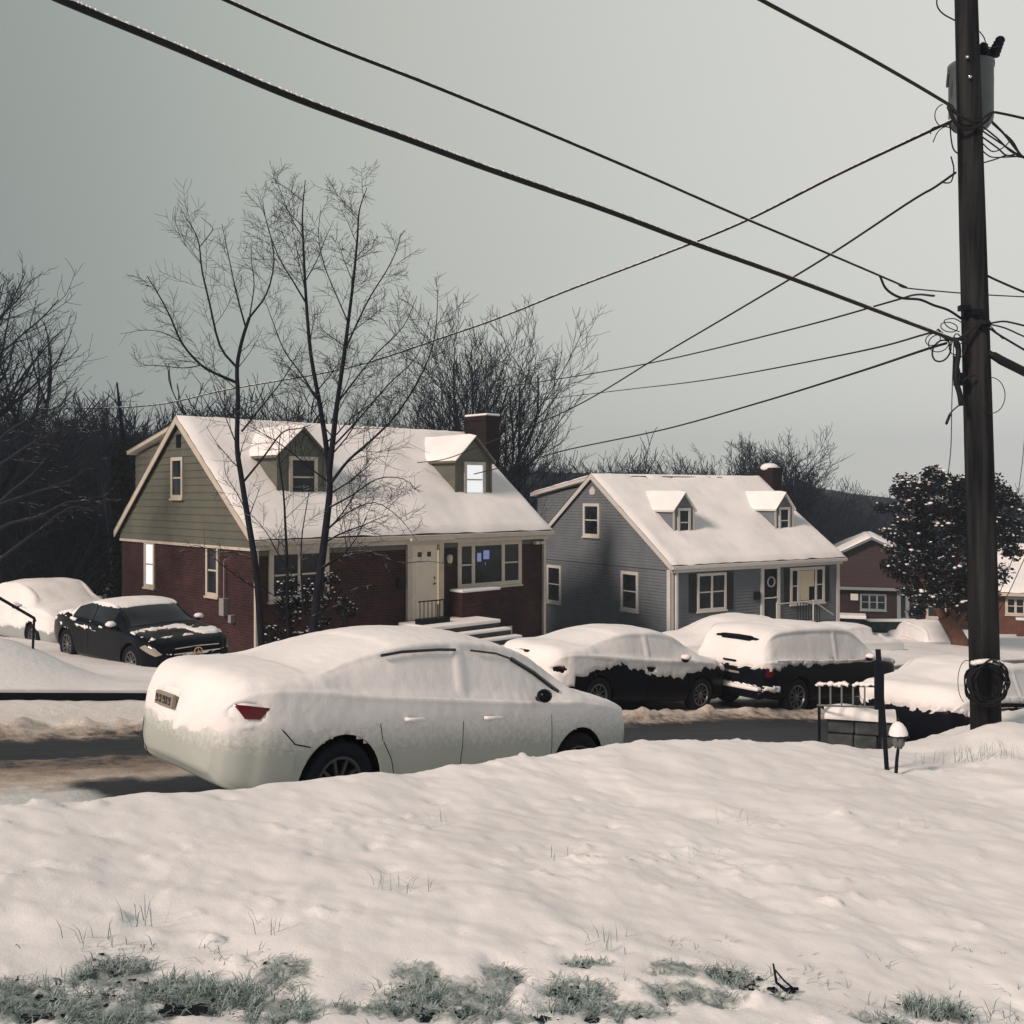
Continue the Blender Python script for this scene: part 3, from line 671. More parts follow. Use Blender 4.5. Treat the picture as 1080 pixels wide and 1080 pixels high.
fm = MB(); fm.box((u0-.02, -.08, BF), (u0+.13, .02, BF+2.25)); fm.box((u1-.13, -.08, BF), (u1+.02, .02, BF+2.25)); fm.box((u0+.13, -.08, BF+2.1), (u1-.13, .02, BF+2.25)); fm.build('door_frame', TRIMB, B.o)
dm = MB(); dm.box((u0+.13, -.045, BF), (u1-.13, 0, BF+2.1)); dm.box((u0+.22, -.051, BF+.15), (u1-.22, -.0455, BF+1.95), 1); dm.box((u0+.13, -.06, BF+.95), (u1-.13, -.0405, BF+1.0), 2)
dro = dm.build('door', [BLACKM, GLASS, TRIMB], B.o)
hh = MB(); hh.tube([(u1-.22, -.05, BF+1.0), (u1-.22, -.1, BF+1.0), (u1-.3, -.1, BF+1.0)], .018, 6); hh.build('handle', TRIMB, dro)
wr = MB(); wr.tube([((u0+u1)/2+.19*math.cos(a/16*2*math.pi), -.09, BF+1.6+.19*math.sin(a/16*2*math.pi)) for a in range(17)], .03, 6); wr.build('wreath', mat('pale_wreath', (.3, .33, .34), .8), dro)
mb2 = MB(); mb2.box((u0-.38, -.14, BF+.95), (u0-.12, -.002, BF+1.25)); mb2.build('mailbox', BLACKM, B.o, bevel=.02)
st_ = MB(); sn = MB()
st_.box((u0-.5, -1.3, -.9), (u1+.6, -.09, BF-.08)); sn.box((u0-.52, -1.33, BF-.08), (u1+.62, -.09, BF))
for i in range(1, 4):
    st_.box((u1+.6+.3*(i-1), -1.3, -.9), (u1+.6+.3*i, -.09, BF-.08-.18*i)); sn.box((u1+.62+.3*(i-1), -1.33, BF-.08-.18*i), (u1+.62+.3*i, -.09, BF-.18*i))
so = st_.build('steps', CONC, B.o); sn.build('snow', SNOW, so, bevel=.025)
rl = MB(); yy = -1.25
rl.tube([(u0-.45, yy, BF+.9), (u1+.55, yy, BF+.9), (u1+1.7, yy, BF+.3)], .025, 6)
rl.tube([(u0-.45, yy, BF+.15), (u1+.55, yy, BF+.15), (u1+1.7, yy, BF-.45)], .018, 6)
rl.tube([(u0-.45, yy, BF), (u0-.45, yy, BF+.95)], .03, 6); rl.tube([(u1+.55, yy, BF), (u1+.55, yy, BF+.95)], .03, 6)
rl.build('railing', mat('pale_railing', (.45, .44, .42), .5), B.o)
rl = MB(); yy = -.3
for i in range(9): rl.tube([(u1+.75+i*.16, yy, BF+.75-.03*i), (u1+.75+i*.16, yy, BF-.35)], .015, 5)
rl.tube([(u1+.7, yy, BF+.78), (u1+2.15, yy, BF+.5)], .02, 5); rl.build('railing', BLACKM, B.o)
cb = MB(); cb.box((-.05, -.05, -.5), (.12, -.004, BE-.2)); cb.box((BL-.12, -.05, -.5), (BL+.05, -.004, BE-.2)); cb.box((-.052, -.05, -.5), (-.004, .14, BE-.2)); cb.build('corner_board', TRIMB, B.o)
pipe(B.o, .2, -.11, -.2, BE-.2, TRIMB)
ch = MB(); ch.box((BL+.16, 3.7, -1), (BL+.75, 4.65, 5.2+1.25)); ch.box((BL+.12, 3.66, 5.2+1.12), (BL+.79, 4.69, 5.2+1.24)); ch.build('chimney', BRICKCH, broof)
cs = MB(); cs.blob((BL+.46, 4.17, 5.2+1.26), .42, 0, .5, 12, 6, .03); cs.build('chimney_snow', SNOW, broof, smooth=True)
ss_ = MB()
for i in range(24):
    v_ = .4+i*.33; ss_.blob((-.25+random.uniform(-.1, .1), v_, -.05+random.uniform(0, .12)), random.uniform(.16, .3), 0, .8)

# ---- dark red house beyond, partly behind the evergreen
RED = siding_mat('dark_red_siding', (0.026, 0.008, 0.013), .25)
DBRICK = brick_mat('dim_brick', (0.030, 0.017, 0.019), (0.022, 0.013, 0.015), (.03, .025, .025))
PALEB = mat('pale_blue_trim', (.20, .235, .25), .5, var=.1)
Cc = House('red_house', 'dark red split level house with pale blue door band beyond the grey house', 880, 57.0, 2800, 7.35, vy=-900.)
CL = 9.4; apx = Cc.U(919); lw_ = 3.2; zr = Cc.H(568, apx); ze = zr-.5*lw_*1.0
w = MB(); w.box((apx-lw_, 0, -1.5), (apx+3.6, 8, Cc.H(619, 2))); w.build('wall', DBRICK, Cc.o)
w = MB(); zs = Cc.H(619, 2); w.prism([(apx-lw_, zs), (apx+3.6, zs), (apx+3.6, zr-1.8), (apx, zr-.05), (apx-lw_, zr-1.6)], 'y', -.35, 7.8); w.build('upper_wall', RED, Cc.o)
w = MB(); w.box((apx-lw_, -.42, zs-.16), (apx+2.9, -.02, zs-.002)); w.build('band', PALEB, Cc.o)
w = MB()
for sg, ln in ((-1, lw_+.35), (1, 4.0)):
    poly = [(apx, zr-.02), (apx, zr+.12), (apx+sg*ln, zr+.12-.5*ln), (apx+sg*ln, zr-.02-.5*ln)]
    w.prism(poly, 'y', -.8, 8.2)
crf = w.build('roof', PALEB, Cc.o)
for sg, ln in ((-1, lw_+.4), (1, 4.05)):
    du = Vector((-sg, 0, .5)).normalized()
    snow_slab('snow', crf, (apx+sg*ln, -.85, zr+.11-.5*ln), du, (0, 1, 0), ln*1.118, 9.0, .12, seed=sg)
fr_window(Cc.o, 'front', Cc.U(909), Cc.U(933), Cc.H(642, 2), Cc.H(628, 2), PALEB, lights=3, fw=.1)
u0, u1 = Cc.U(946), Cc.U(959); m = MB(); zf = Cc.H(662, 4)
m.box((u0, -.07, zf), (u1, -.002, zf+2.05)); m.box((u0+.2, -.08, zf+.55), (u1-.2, -.071, zf+1.8), 1); m.build('door', [PALEB, GLASS], Cc.o)
u0 = Cc.U(979); fr_window(Cc.o, 'front', u0, u0+.8, Cc.H(650, 5.5), Cc.H(630, 5.5), TRIM, fw=.12, name='window')
m = MB(); m.box((apx+3.6, .0, -1.5), (apx+6.2, 8, Cc.H(606, 6))); m.build('side_wall', DBRICK, Cc.o)
m = MB(); a_ = Cc.U(897); m.box((a_, -.12, Cc.H(633, 1)), (a_+.42, -.002, Cc.H(626, 1))); m.build('wall_light', TRIMB, Cc.o, bevel=.03)
m = MB(); m.box((Cc.U(880), -1.2, -1), (Cc.U(912), -.02, Cc.H(650, 1))); prc = m.build('porch', BLACKM, Cc.o)
m = MB(); m.box((Cc.U(879), -1.3, Cc.H(650, 1)), (Cc.U(913), -.02, Cc.H(646.5, 1))); m.build('snow', SNOW, prc, bevel=.04)

# ---- lit brick house at the right edge
BRO = brick_mat('orange_brick', (0.14, 0.055, 0.04), (0.11, 0.042, 0.032), (.10, .07, .06))
Dd = House('orange_brick_house', 'low orange brick house with wide snowy roof at the right edge beyond the pole', 1047, 50.0, 2700, 6.5, vy=-1080.)
ez = Dd.H(622, 0); rz_ = Dd.H(577, 2, 4)
w = MB(); w.box((0, 0, -1.5), (12, 8, ez)); w.build('wall', BRO, Dd.o)
w = MB(); w.prism([(0, ez), (8, ez), (4, rz_-.1)], 'x', .01, 11.99); w.build('gable_wall', BRO, Dd.o)
w = MB(); kk = (rz_-ez)/4
w.prism([(-.4, ez-.4*kk), (4, rz_), (4, rz_+.14), (-.4, ez-.4*kk+.14)], 'x', -.4, 12.4); w.prism([(8.4, ez-.4*kk), (8.4, ez-.4*kk+.14), (4, rz_+.139), (4, rz_+.001)], 'x', -.4, 12.4)
drf = w.build('roof', SHIN, Dd.o)
snow_slab('snow', drf, (-.45, -.45, ez-.4*kk+.13), (1, 0, 0), Vector((0, 1, kk)).normalized(), 12.9, 4.42*math.hypot(1, kk), .13, seed=4)
snow_slab('snow', drf, (-.45, 8.45, ez-.4*kk+.13), (1, 0, 0), Vector((0, -1, kk)).normalized(), 12.9, 4.42*math.hypot(1, kk), .13, seed=6)
w = MB(); w.box((-.4, -.5, ez-.4*kk-.05), (12.4, -.401, ez-.4*kk+.1)); w.build('gutter', TRIM, Dd.o)
fr_window(Dd.o, 'front', Dd.U(1063), Dd.U(1079), Dd.H(646, .8), Dd.H(632, .8), TRIM, lights=2, fw=.12)
m = MB(); m.box((.9, -2.2, -1.4), (6, -1.9, .55)); m.build('planter_wall', BRO, Dd.o)
m = MB(); m.box((.86, -2.24, .55), (6, -1.86, .66)); m.build('snow', SNOW, Dd.o, bevel=.03)
# ------------------------------------------------------------------ cars
def catmull(pts, n):
    """resample a control polyline, n samples per segment"""
    P_ = np.array(pts, float); P_ = np.vstack([2*P_[0]-P_[1], P_, 2*P_[-1]-P_[-2]]); out = []
    for i in range(1, len(P_)-2):
        for j in range(n):
            t = j/n; a, b, c, d = P_[i-1], P_[i], P_[i+1], P_[i+2]
            out.append(0.5*((2*b)+(-a+c)*t+(2*a-5*b+4*c-d)*t*t+(-a+3*b-3*c+d)*t**3))
    out.append(P_[-2]); return np.array(out)
def curve(keys):
    K = np.array(keys); 
    def f(x): return float(np.interp(x, K[:, 0], K[:, 1]))
    return f
def smooth_curve(keys):
    K = catmull(keys, 8); o = np.argsort(K[:, 0], kind='stable'); K = K[o]
    def f(x): return float(np.interp(x, K[:, 0], K[:, 1]))
    return f

PROF = {
 'sedan': dict(L=4.85, axr=-1.40, axf=1.42, wr=.335,
   top=[(-2.42,.90),(-2.38,1.02),(-2.25,1.10),(-1.95,1.13),(-1.6,1.17),(-1.15,1.31),(-.65,1.43),(-.1,1.475),(.35,1.455),(.75,1.36),(1.15,1.17),(1.45,1.035),(1.8,.98),(2.1,.90),(2.3,.80),(2.42,.66)],
   belt=[(-2.42,.82),(-2.2,.98),(-1.6,1.0),(0,.96),(1.3,.92),(2.1,.82),(2.42,.58)],
   bot=[(-2.42,.42),(-2.3,.32),(-1.9,.24),(-1,.2),(1,.2),(2,.22),(2.42,.34)],
   hw=[(-2.42,.66),(-2.36,.76),(-2.2,.84),(-1.8,.895),(0,.915),(1.3,.905),(2.0,.85),(2.25,.75),(2.42,.56)], cab=(-1.75, 1.35)),
 'coupe': dict(L=4.7, axr=-1.42, axf=1.42, wr=.345,
   top=[(-2.35,.80),(-2.28,.92),(-2.05,.98),(-1.6,1.08),(-1.1,1.25),(-.5,1.38),(0,1.40),(.3,1.37),(.65,1.24),(1.0,1.06),(1.2,.985),(1.7,.93),(2.05,.86),(2.25,.76),(2.35,.62)],
   belt=[(-2.35,.74),(-1.9,.93),(-1.3,.96),(0,.92),(1.1,.90),(1.9,.80),(2.35,.54)],
   bot=[(-2.35,.36),(-1.9,.24),(-1,.18),(1,.18),(2,.18),(2.35,.24)],
   hw=[(-2.35,.66),(-2.2,.82),(-1.6,.92),(-.5,.89),(1.2,.91),(1.7,.91),(2.05,.86),(2.25,.76),(2.35,.60)], cab=(-1.65, 1.1)),
 'suv': dict(L=4.75, axr=-1.38, axf=1.40, wr=.37,
   top=[(-2.38,.98),(-2.34,1.12),(-2.22,1.40),(-2.05,1.60),(-1.7,1.68),(-.8,1.72),(0,1.71),(.4,1.66),(.8,1.46),(1.15,1.22),(1.35,1.12),(1.9,1.04),(2.2,.94),(2.38,.74)],
   belt=[(-2.38,.90),(-2.2,1.06),(0,1.02),(1.3,1.0),(2.1,.88),(2.38,.66)],
   bot=[(-2.38,.46),(-2.2,.36),(-1,.26),(1,.26),(2,.3),(2.38,.42)],
   hw=[(-2.38,.76),(-2.3,.84),(-2.1,.90),(-1.2,.93),(1.2,.93),(1.9,.88),(2.2,.78),(2.38,.62)], cab=(-2.3, 1.3)),
}
GLOSSB = mat('black_car_paint', (0.002, 0.0035, 0.008), .22, spec=.10)
DARKP = mat('dark_car_paint', (0.003, 0.004, 0.008), .35, spec=.07)
WHITEP = mat('white_car_paint', (0.40, 0.44, 0.415), .25, var=.06, vscale=2)
def dusted(m, z0, z1):
    # powder clinging to the paint, thinning out downwards
    nt = m.node_tree; n = nt.nodes; l = nt.links; b = n['Principled BSDF']; t = n.new('ShaderNodeTexCoord'); sp = n.new('ShaderNodeSeparateXYZ'); l.new(t.outputs['Object'], sp.inputs[0])
    z = n.new('ShaderNodeTexNoise'); z.inputs['Scale'].default_value = 22; z.inputs['Detail'].default_value = 8; z.inputs['Roughness'].default_value = .75; l.new(t.outputs['Object'], z.inputs['Vector'])
    a = n.new('ShaderNodeMath'); a.operation = 'MULTIPLY_ADD'; a.inputs[1].default_value = .45; l.new(z.outputs['Fac'], a.inputs[0]); l.new(sp.outputs['Z'], a.inputs[2])
    r = n.new('ShaderNodeMapRange'); r.inputs[1].default_value = z0+.22; r.inputs[2].default_value = z1+.22; l.new(a.outputs[0], r.inputs['Value'])
    old = b.inputs['Base Color'].links[0].from_socket if b.inputs['Base Color'].links else None
    mx = n.new('ShaderNodeMix'); mx.data_type = 'RGBA'; mx.inputs['A'].default_value = b.inputs['Base Color'].default_value; mx.inputs['B'].default_value = (.80, .80, .81, 1)
    if old: l.new(old, mx.inputs['A'])
    l.new(r.outputs[0], mx.inputs['Factor']); l.new(mx.outputs['Result'], b.inputs['Base Color'])
    q = n.new('ShaderNodeMapRange'); q.inputs[3].default_value = b.inputs['Roughness'].default_value; q.inputs[4].default_value = .85; l.new(r.outputs[0], q.inputs['Value']); l.new(q.outputs[0], b.inputs['Roughness'])
dusted(WHITEP, .60, .86)
SILVP = mat('silver_car_paint', (0.30, 0.33, 0.33), .3)
WELL = mat('wheel_well', (0.003, 0.0035, 0.006), .9, spec=.05)
TAIL = mat('tail_lamp_red', (0.085, 0.004, 0.012), .15, spec=.4)
RIMM = mat('alloy_rim', (0.16, 0.17, 0.18), .35, metal=.6)
CHROME = mat('chrome', (0.55, 0.55, 0.55), .15, metal=1)
AMBERL = mat('headlight_glass', (0.35, 0.33, 0.28), .12, metal=.3)
PLATE = mat('number_plate', (0.25, 0.22, 0.18), .5); INK = mat('plate_ink', (.03, .03, .035), .6)

class Car:
    def __init__(s, kind, name, label, cat, loc, heading, pitch, paint, cover, group=None, thick=.055, ns=150, roll=0.0, holes=(), scale=1.0, res=7, side=.35, zs=1.0, rag=.13, rim=RIMM, wheel_snow=False):
        s.p = p = PROF[kind]; s.kind = kind
        s.ft, s.fb, s.fw_ = smooth_curve(p['top']), smooth_curve(p['bot']), smooth_curve(p['hw']); s.fbelt = smooth_curve(p['belt'])
        s.o = empty(name, loc, label=label, cat=cat, group=group)
        s.o.rotation_euler = Matrix.Rotation(heading, 3, 'Z').to_4x4().to_3x3().to_4x4().to_euler() if False else (Matrix.Rotation(heading, 4, 'Z')@Matrix.Rotation(pitch, 4, 'Y')@Matrix.Rotation(roll, 4, 'X')).to_euler()
        s.o.scale = (scale, scale, scale*zs)
        h = p['L']/2
        s.X = np.concatenate([np.linspace(-h, -h+.3, 14, endpoint=False), np.linspace(-h+.3, h-.3, ns-28, endpoint=False), np.linspace(h-.3, h, 14)])
        s.n = res; rings = [s.section(x) for x in s.X]; s.K = len(rings[0])     # half sections, bottom centre -> top centre
        full = []
        for x, r in zip(s.X, rings):
            left = [(x, y, z) for y, z in r]; right = [(x, -y, z) for y, z in r[1:-1]][::-1]
            full.append(left+right)
        def cap(r, x0, dx):
            r = np.array(r); zc = (r[:, 2].min()+r[:, 2].max())/2; o_ = []
            for f in (.86, .72, .58, .44, .3, .16, .05):
                q = r.copy(); q[:, 1] *= f; q[:, 2] = zc+(q[:, 2]-zc)*f; q[:, 0] = x0+dx*(1-f*f); o_.append(q.tolist())
            return o_
        full = cap(full[0], -h, -.035)[::-1]+full+cap(full[-1], h, .05)
        s.V = np.array(full); s.nx, s.nr = s.V.shape[0], s.V.shape[1]
        v = s.V.reshape(-1, 3); fs = []; s.meta = []
        for i in range(s.nx-1):
            for j in range(s.nr):
                j2 = (j+1) % s.nr; fs.append((i*s.nr+j, i*s.nr+j2, (i+1)*s.nr+j2, (i+1)*s.nr+j)); s.meta.append((i, j))
        c0, c1 = len(v), len(v)+1
        v = np.vstack([v, [[-h-.0351, 0, np.mean(s.V[0, :, 2])]], [[h+.0501, 0, np.mean(s.V[-1, :, 2])]]])
        for j in range(s.nr):
            j2 = (j+1) % s.nr; fs.append((c0, j2, j)); fs.append((c1, (s.nx-1)*s.nr+j, (s.nx-1)*s.nr+j2)); s.meta += [(-1, j), (s.nx, j)]
        s.v, s.fs = v, fs
        me = bpy.data.meshes.new('body'); me.from_pydata(v.tolist(), [], fs); me.materials.append(paint); me.materials.append(WELL)
        bm = bmesh.new(); bm.from_mesh(me); bmesh.ops.recalc_face_normals(bm, faces=bm.faces); bm.normal_update(); bm.verts.ensure_lookup_table()
        s.N = np.array([q.normal[:] for q in bm.verts]); bm.to_mesh(me); bm.free()
        body = bpy.data.objects.new('body', me); C.objects.link(body)
        # wheel wells
        cb = MB()
        for ax in (p['axr'], p['axf']):
            for sg in (-1, 1):
                M = Matrix.Translation((ax, sg*.82, p['wr']))@Matrix.Rotation(R(90), 4, 'X')
                r = p['wr']+.055
                vs_ = [M@Vector((r*math.cos(q/36*2*math.pi), r*math.sin(q/36*2*math.pi), h_)) for h_ in (-.2, .2) for q in range(36)]
                cb.add(vs_, [tuple(range(35, -1, -1)), tuple(range(36, 72))]+[(q, (q+1) % 36, 36+(q+1) % 36, 36+q) for q in range(36)], 1)
        cut = cb.build('cut', [paint, WELL]); bmo = body.modifiers.new('w', 'BOOLEAN'); bmo.object = cut; bmo.solver = 'EXACT'
        try: bmo.material_mode = 'TRANSFER'
        except Exception: pass
        bpy.context.view_layer.update(); dg = bpy.context.evaluated_depsgraph_get()
        nm = bpy.data.meshes.new_from_object(body.evaluated_get(dg)); body.modifiers.clear(); body.data = nm; nm.name = 'body'
        bpy.data.objects.remove(cut, do_unlink=True)
        nm.polygons.foreach_set('use_smooth', [q.material_index == 0 for q in nm.polygons])
        body.parent = s.o; s.body = body
        s.wheels(rim, wheel_snow)
        s.sidek = side; s.rag = rag
        if cover: s.snow(cover, thick, holes)
    def section(s, x):
        b, bl, tp, w = s.fb(x), s.fbelt(x), s.ft(x), s.fw_(x)
        bl = min(bl, tp-.03); g = tp-bl
        k = float(ss(.08, .28, g))
        if s.kind == 'suv':
            cab = [(w*.955, bl+.06*g), (w*.83, bl+.82*g), (w*.76, tp-.05), (w*.5, tp-.012), (0, tp)]
        else:
            cab = [(w*.94, bl+.06*g), (w*.775, bl+.80*g), (w*.68, tp-.045), (w*.42, tp-.012), (0, tp)]
        hood = [(w*.955, bl+.35*g), (w*.90, bl+.62*g), (w*.78, bl+.82*g), (w*.42, tp-.008), (0, tp)]
        c5 = [(a*(1-k)+c*k, b_*(1-k)+d*k) for (a, b_), (c, d) in zip(hood, cab)]
        q = bl-b; pts = [(0, b), (w*.78, b), (w*.94, b+min(.05, q*.12)), (w*.99, b+min(.18, q*.32)), (w, b+max(q*.5, min(q*.5+.05, q*.62))), (w*.985, b+q*.95)]+c5
        return catmull(pts, s.n)
    def side_y(s, x, z):
        r = s.section(x); i0 = 2*s.n; i1 = 7*s.n
        zz = r[i0:i1+1, 1]; yy = r[i0:i1+1, 0]; return float(np.interp(z, zz, yy))
    def patch(s, name, pred, m, off=.004, parent=None, **k):
        """a part lying on the body: the body faces where pred(x,y,z,i,seg) is true, lifted off the surface"""
        use = {}; vs = []; fs = []
        for f, (i, j) in zip(s.fs, s.meta):
            jj = j if j < s.K-1 else s.nr-1-j; c = s.v[list(f)].mean(0)
            if pred(c[0], c[1], c[2], i, jj/s.n):
                ff = []
                for a in f:
                    if a not in use: use[a] = len(vs); vs.append(s.v[a]+s.N[a]*off)
                    ff.append(use[a])
                fs.append(ff)
        mb_ = MB(); mb_.add(vs, fs); return mb_.build(name, m, parent or s.o, smooth=True, **k)
    def decal(s, name, poly, m, side=-1, off=.006, parent=None, n=14):
        """a part on the car's flank with a clean outline: poly in (x, z)"""
        # triangulated by scan rows
        pz = [q[1] for q in poly]; z0, z1 = min(pz), max(pz); rows = []
        for i in range(n+1):
            z = z0+(z1-z0)*(i+.001)/(n+.002); xs = []
            for (xa, za), (xb, zb_) in zip(poly, poly[1:]+poly[:1]):
                if (za-z)*(zb_-z) < 0: xs.append(xa+(xb-xa)*(z-za)/(zb_-za))
            if len(xs) >= 2: rows.append((z, min(xs), max(xs)))
        vs = []; m_ = 12
        for z, a, b in rows:
            for q in range(m_+1):
                x = a+(b-a)*q/m_; vs.append((x, side*(s.side_y(x, z)+off), z))
        mb_ = MB(); mb_.add(vs, [(i*(m_+1)+q, i*(m_+1)+q+1, (i+1)*(m_+1)+q+1, (i+1)*(m_+1)+q) for i in range(len(rows)-1) for q in range(m_)])
        return mb_.build(name, m, parent or s.o, smooth=True)
    def seam(s, mb_, pts, side=-1, r=.004, off=0.0, mi=0):
        out = []
        for (xa, za), (xb, zb_) in zip(pts, pts[1:]):
            for q in range(8): t = q/8; out.append((xa+(xb-xa)*t, za+(zb_-za)*t))
        out.append(pts[-1]); mb_.tube([(x, side*(s.side_y(x, z)+off), z) for x, z in out], r, 4, mi)
    def wheels(s, rim, snowy):
        p = s.p; R_ = p['wr']
        for ax in (p['axr'], p['axf']):
            for sg in (-1, 1):
                M = Matrix.Translation((ax, sg*.80, R_))@Matrix.Rotation(R(90)*sg*-1, 4, 'X')   # local z points outward
                w = empty('wheel', (0, 0, 0)); w.parent = s.o
                ty = MB(); a, b = R_*.66, R_
                ty.lathe([(a, -.1), (b-.02, -.1), (b, -.07), (b, .07), (b-.02, .095), (a+.03, .105), (a, .09), (a, -.1)], 32, 0, M); ty.build('tyre', RUBBER, w, smooth=True)
                rm_ = MB(); rm_.lathe([(a+.003, -.08), (a+.003, .088), (a-.02, .092), (a-.03, .06)], 32, 0, M)
                rm_.lathe([(0, .03), (.05, .03), (.055, .07), (.03, .085), (0, .085)], 14, 0, M)
                for q in range(10):
                    Mq = M@Matrix.Rotation(2*math.pi*q/10, 4, 'Z'); rm_.box((.04, -.012, .045), (a-.01, .012, .075), 0, Mq)
                rm_.lathe([(0, -.02), (a, -.02), (a, -.03)], 24, 1, M)
                rm_.build('rim', [rim, WELL], w)
                if snowy:
                    sn_ = MB(); sn_.lathe([(b-.005, .10), (b-.04, .115), (a+.05, .11)], 32, 0, M); sn_.build('snow', SNOWC, w, smooth=True)
    def snow(s, cover, thick, holes):
        """snow lying on the body; cover(x, y, z, nz) > 0 where it lies"""
        p = s.p; A = np.empty(len(s.v)); M_ = np.empty(len(s.v)); sd = hash(s.o.name) % 97*0.37
        sd = (s.o.location.x*3.7) % 50
        for i, (q, nn) in enumerate(zip(s.v, s.N)):
            c = cover(q[0], q[1], q[2], nn[2])+s.rag*noise.fractal((q[0]*4, q[1]*4+sd, q[2]*5), .6, 2.2, 5)
            for (hx, hy, hz, rx, ry, rz) in holes:
                d = math.sqrt(((q[0]-hx)/rx)**2+((q[1]-hy)/ry)**2+((q[2]-hz)/rz)**2); c = min(c, (d-1)*.5)
            M_[i] = c; m = float(ss(0, .10, c))
            t = thick*(s.sidek+.9*max(0, nn[2]))*(1+.25*noise.noise((q[0]*2.2, q[1]*2.2+sd, q[2]*2)))+.004*noise.noise((q[0]*14, q[1]*14, q[2]*14+sd))
            g_ = min(i % s.nr, s.nr-i % s.nr)/s.n if i < s.nx*s.nr else 0; x_ = q[0]; c0_, c1_ = p['cab']
            if c0_ < x_ < c1_:
                side_ = float(ss(6.0, 6.25, g_)*ss(7.35, 7.1, g_)*ss(c0_+.1, c0_+.3, x_)*ss(c1_-.15, c1_-.35, x_)); pil = float(ss(.03, .07, abs(x_+.17)))
                top_ = float(ss(7.9, 8.15, g_))*max(float(ss(c0_, c0_+.1, x_)*ss(c0_+.95, c0_+.85, x_)), float(ss(c1_-.80, c1_-.7, x_)*ss(c1_, c1_-.1, x_)))
                t -= .016*side_*pil+.014*top_
            A[i] = -.02*(1-m)+t*m
        V = s.v+s.N*A[:, None]; R_ = p['wr']+.05
        fs = []
        for f in s.fs:
            c = s.v[list(f)].mean(0)
            if max(M_[list(f)]) < -.02: continue
            if abs(c[1]) > .5 and any(math.hypot(c[0]-a, c[2]-p['wr']) < R_ for a in (p['axr'], p['axf'])): continue
            fs.append(f)
        used = sorted({a for f in fs for a in f}); mp_ = {a: i for i, a in enumerate(used)}
        mb_ = MB(); mb_.add([V[a] for a in used], [tuple(mp_[a] for a in f) for f in fs]); return mb_.build('snow_cover', SNOWC, s.o, smooth=True)
    def mirror(s, side, m=None, snowy=True):
        x = .78 if s.kind != 'suv' else .85; z = s.fbelt(x)+.06; y = side*(s.side_y(x, z)+.02)
        mb_ = MB(); mb_.tube([(x, y-side*.02, z-.02), (x-.02, y+side*.10, z+.0)], .025, 6)
        mb_.blob((x-.03, y+side*.13, z+.03), .078, 0, .8, 10, 6, .02)
        o = mb_.build('mirror', m or GLOSSB, s.o, smooth=True)
        if snowy:
            sn_ = MB(); sn_.blob((x-.02, y+side*.14, z+.075), .105, 0, .55, 10, 6, .08); sn_.build('snow', SNOWC, o, smooth=True)
    def handles(s, xs, m, side=-1):
        for x in xs:
            z = s.fbelt(x)-.12; y = side*(s.side_y(x, z)+.018); mb_ = MB()
            mb_.tube([(x-.10, y-side*.015, z), (x-.08, y, z), (x+.08, y, z+.002), (x+.10, y-side*.015, z)], .014, 6); mb_.build('door_handle', m, s.o, smooth=True)

def car_loc(s_, t_): x_, y_ = xy(s_, t_); return (x_, y_, EYE-float(d_road(s_))+.015)
def slope_at(s_): return math.atan((float(d_road(s_+1.4))-float(d_road(s_-1.4)))/2.8)

# 1. white sedan on this side of the street: only the lower flank and the rear bumper stay bare
def cov_white(x, y, z, n):
    lim = .73+.02*x
    k = float(ss(-1.9, -2.3, x)); lim = lim*(1-k)+(.60+.07*abs(y))*k
    return (z-lim)*.8
s0 = 5.76
c1 = Car('sedan', 'white_car', 'white sedan under thin snow with bare lower flank, nearest of all the parked cars', 'car',
         car_loc(s0, 7.93), TH+R(.5), slope_at(s0), WHITEP, cov_white, thick=.036, ns=200, res=9, side=.22, scale=1.01, zs=1.06, rag=.06, rim=mat('dull_rim', (.05, .055, .06), .5),
         holes=[(-2.47, .18, .84, .12, .22, .068), (-2.26, -.80, .885, .12, .12, .062)])
c1.patch('bumper', lambda x, y, z, i, g: x < -1.86 and i >= 7 and 1.2 < g < 3.75, WHITEP, .006)
c1.decal('tail_lamp', [(-2.28, .84), (-2.17, .84), (-2.10, .925), (-2.36, .94)], TAIL, off=.012)
m = MB(); m.box((-2.490, .02, .79), (-2.452, .36, .895)); po = m.build('number_plate', PLATE, c1.o, bevel=.01)
m = MB()
for k_, (ya, yb) in enumerate(((.29, .335), (.225, .27), (.155, .20), (.11, .14), (.05, .09))):
    m.box((-2.494, ya, .812), (-2.4903, yb, .872)); m.box((-2.496, ya+.012, .825+.01*(k_ % 2)), (-2.4942, yb-.012, .84+.01*(k_ % 2)), 1)
m.build('plate_marks', [INK, PLATE], po)
m = MB()
c1.seam(m, [(.98, .30), (1.0, .55), (.96, .86)]); c1.seam(m, [(-.16, .28), (-.15, .6), (-.17, .9)]); c1.seam(m, [(-1.02, .66), (-.92, .52), (-.84, .30)]); c1.seam(m, [(-1.03, .67), (-1.1, .9)])
c1.seam(m, [(-2.16, .81), (-2.02, .80), (-1.86, .66), (-1.72, .635)], r=.005); c1.seam(m, [(-.84, .285), (.98, .285)], r=.006)
m.build('panel_seam', WELL, c1.o)
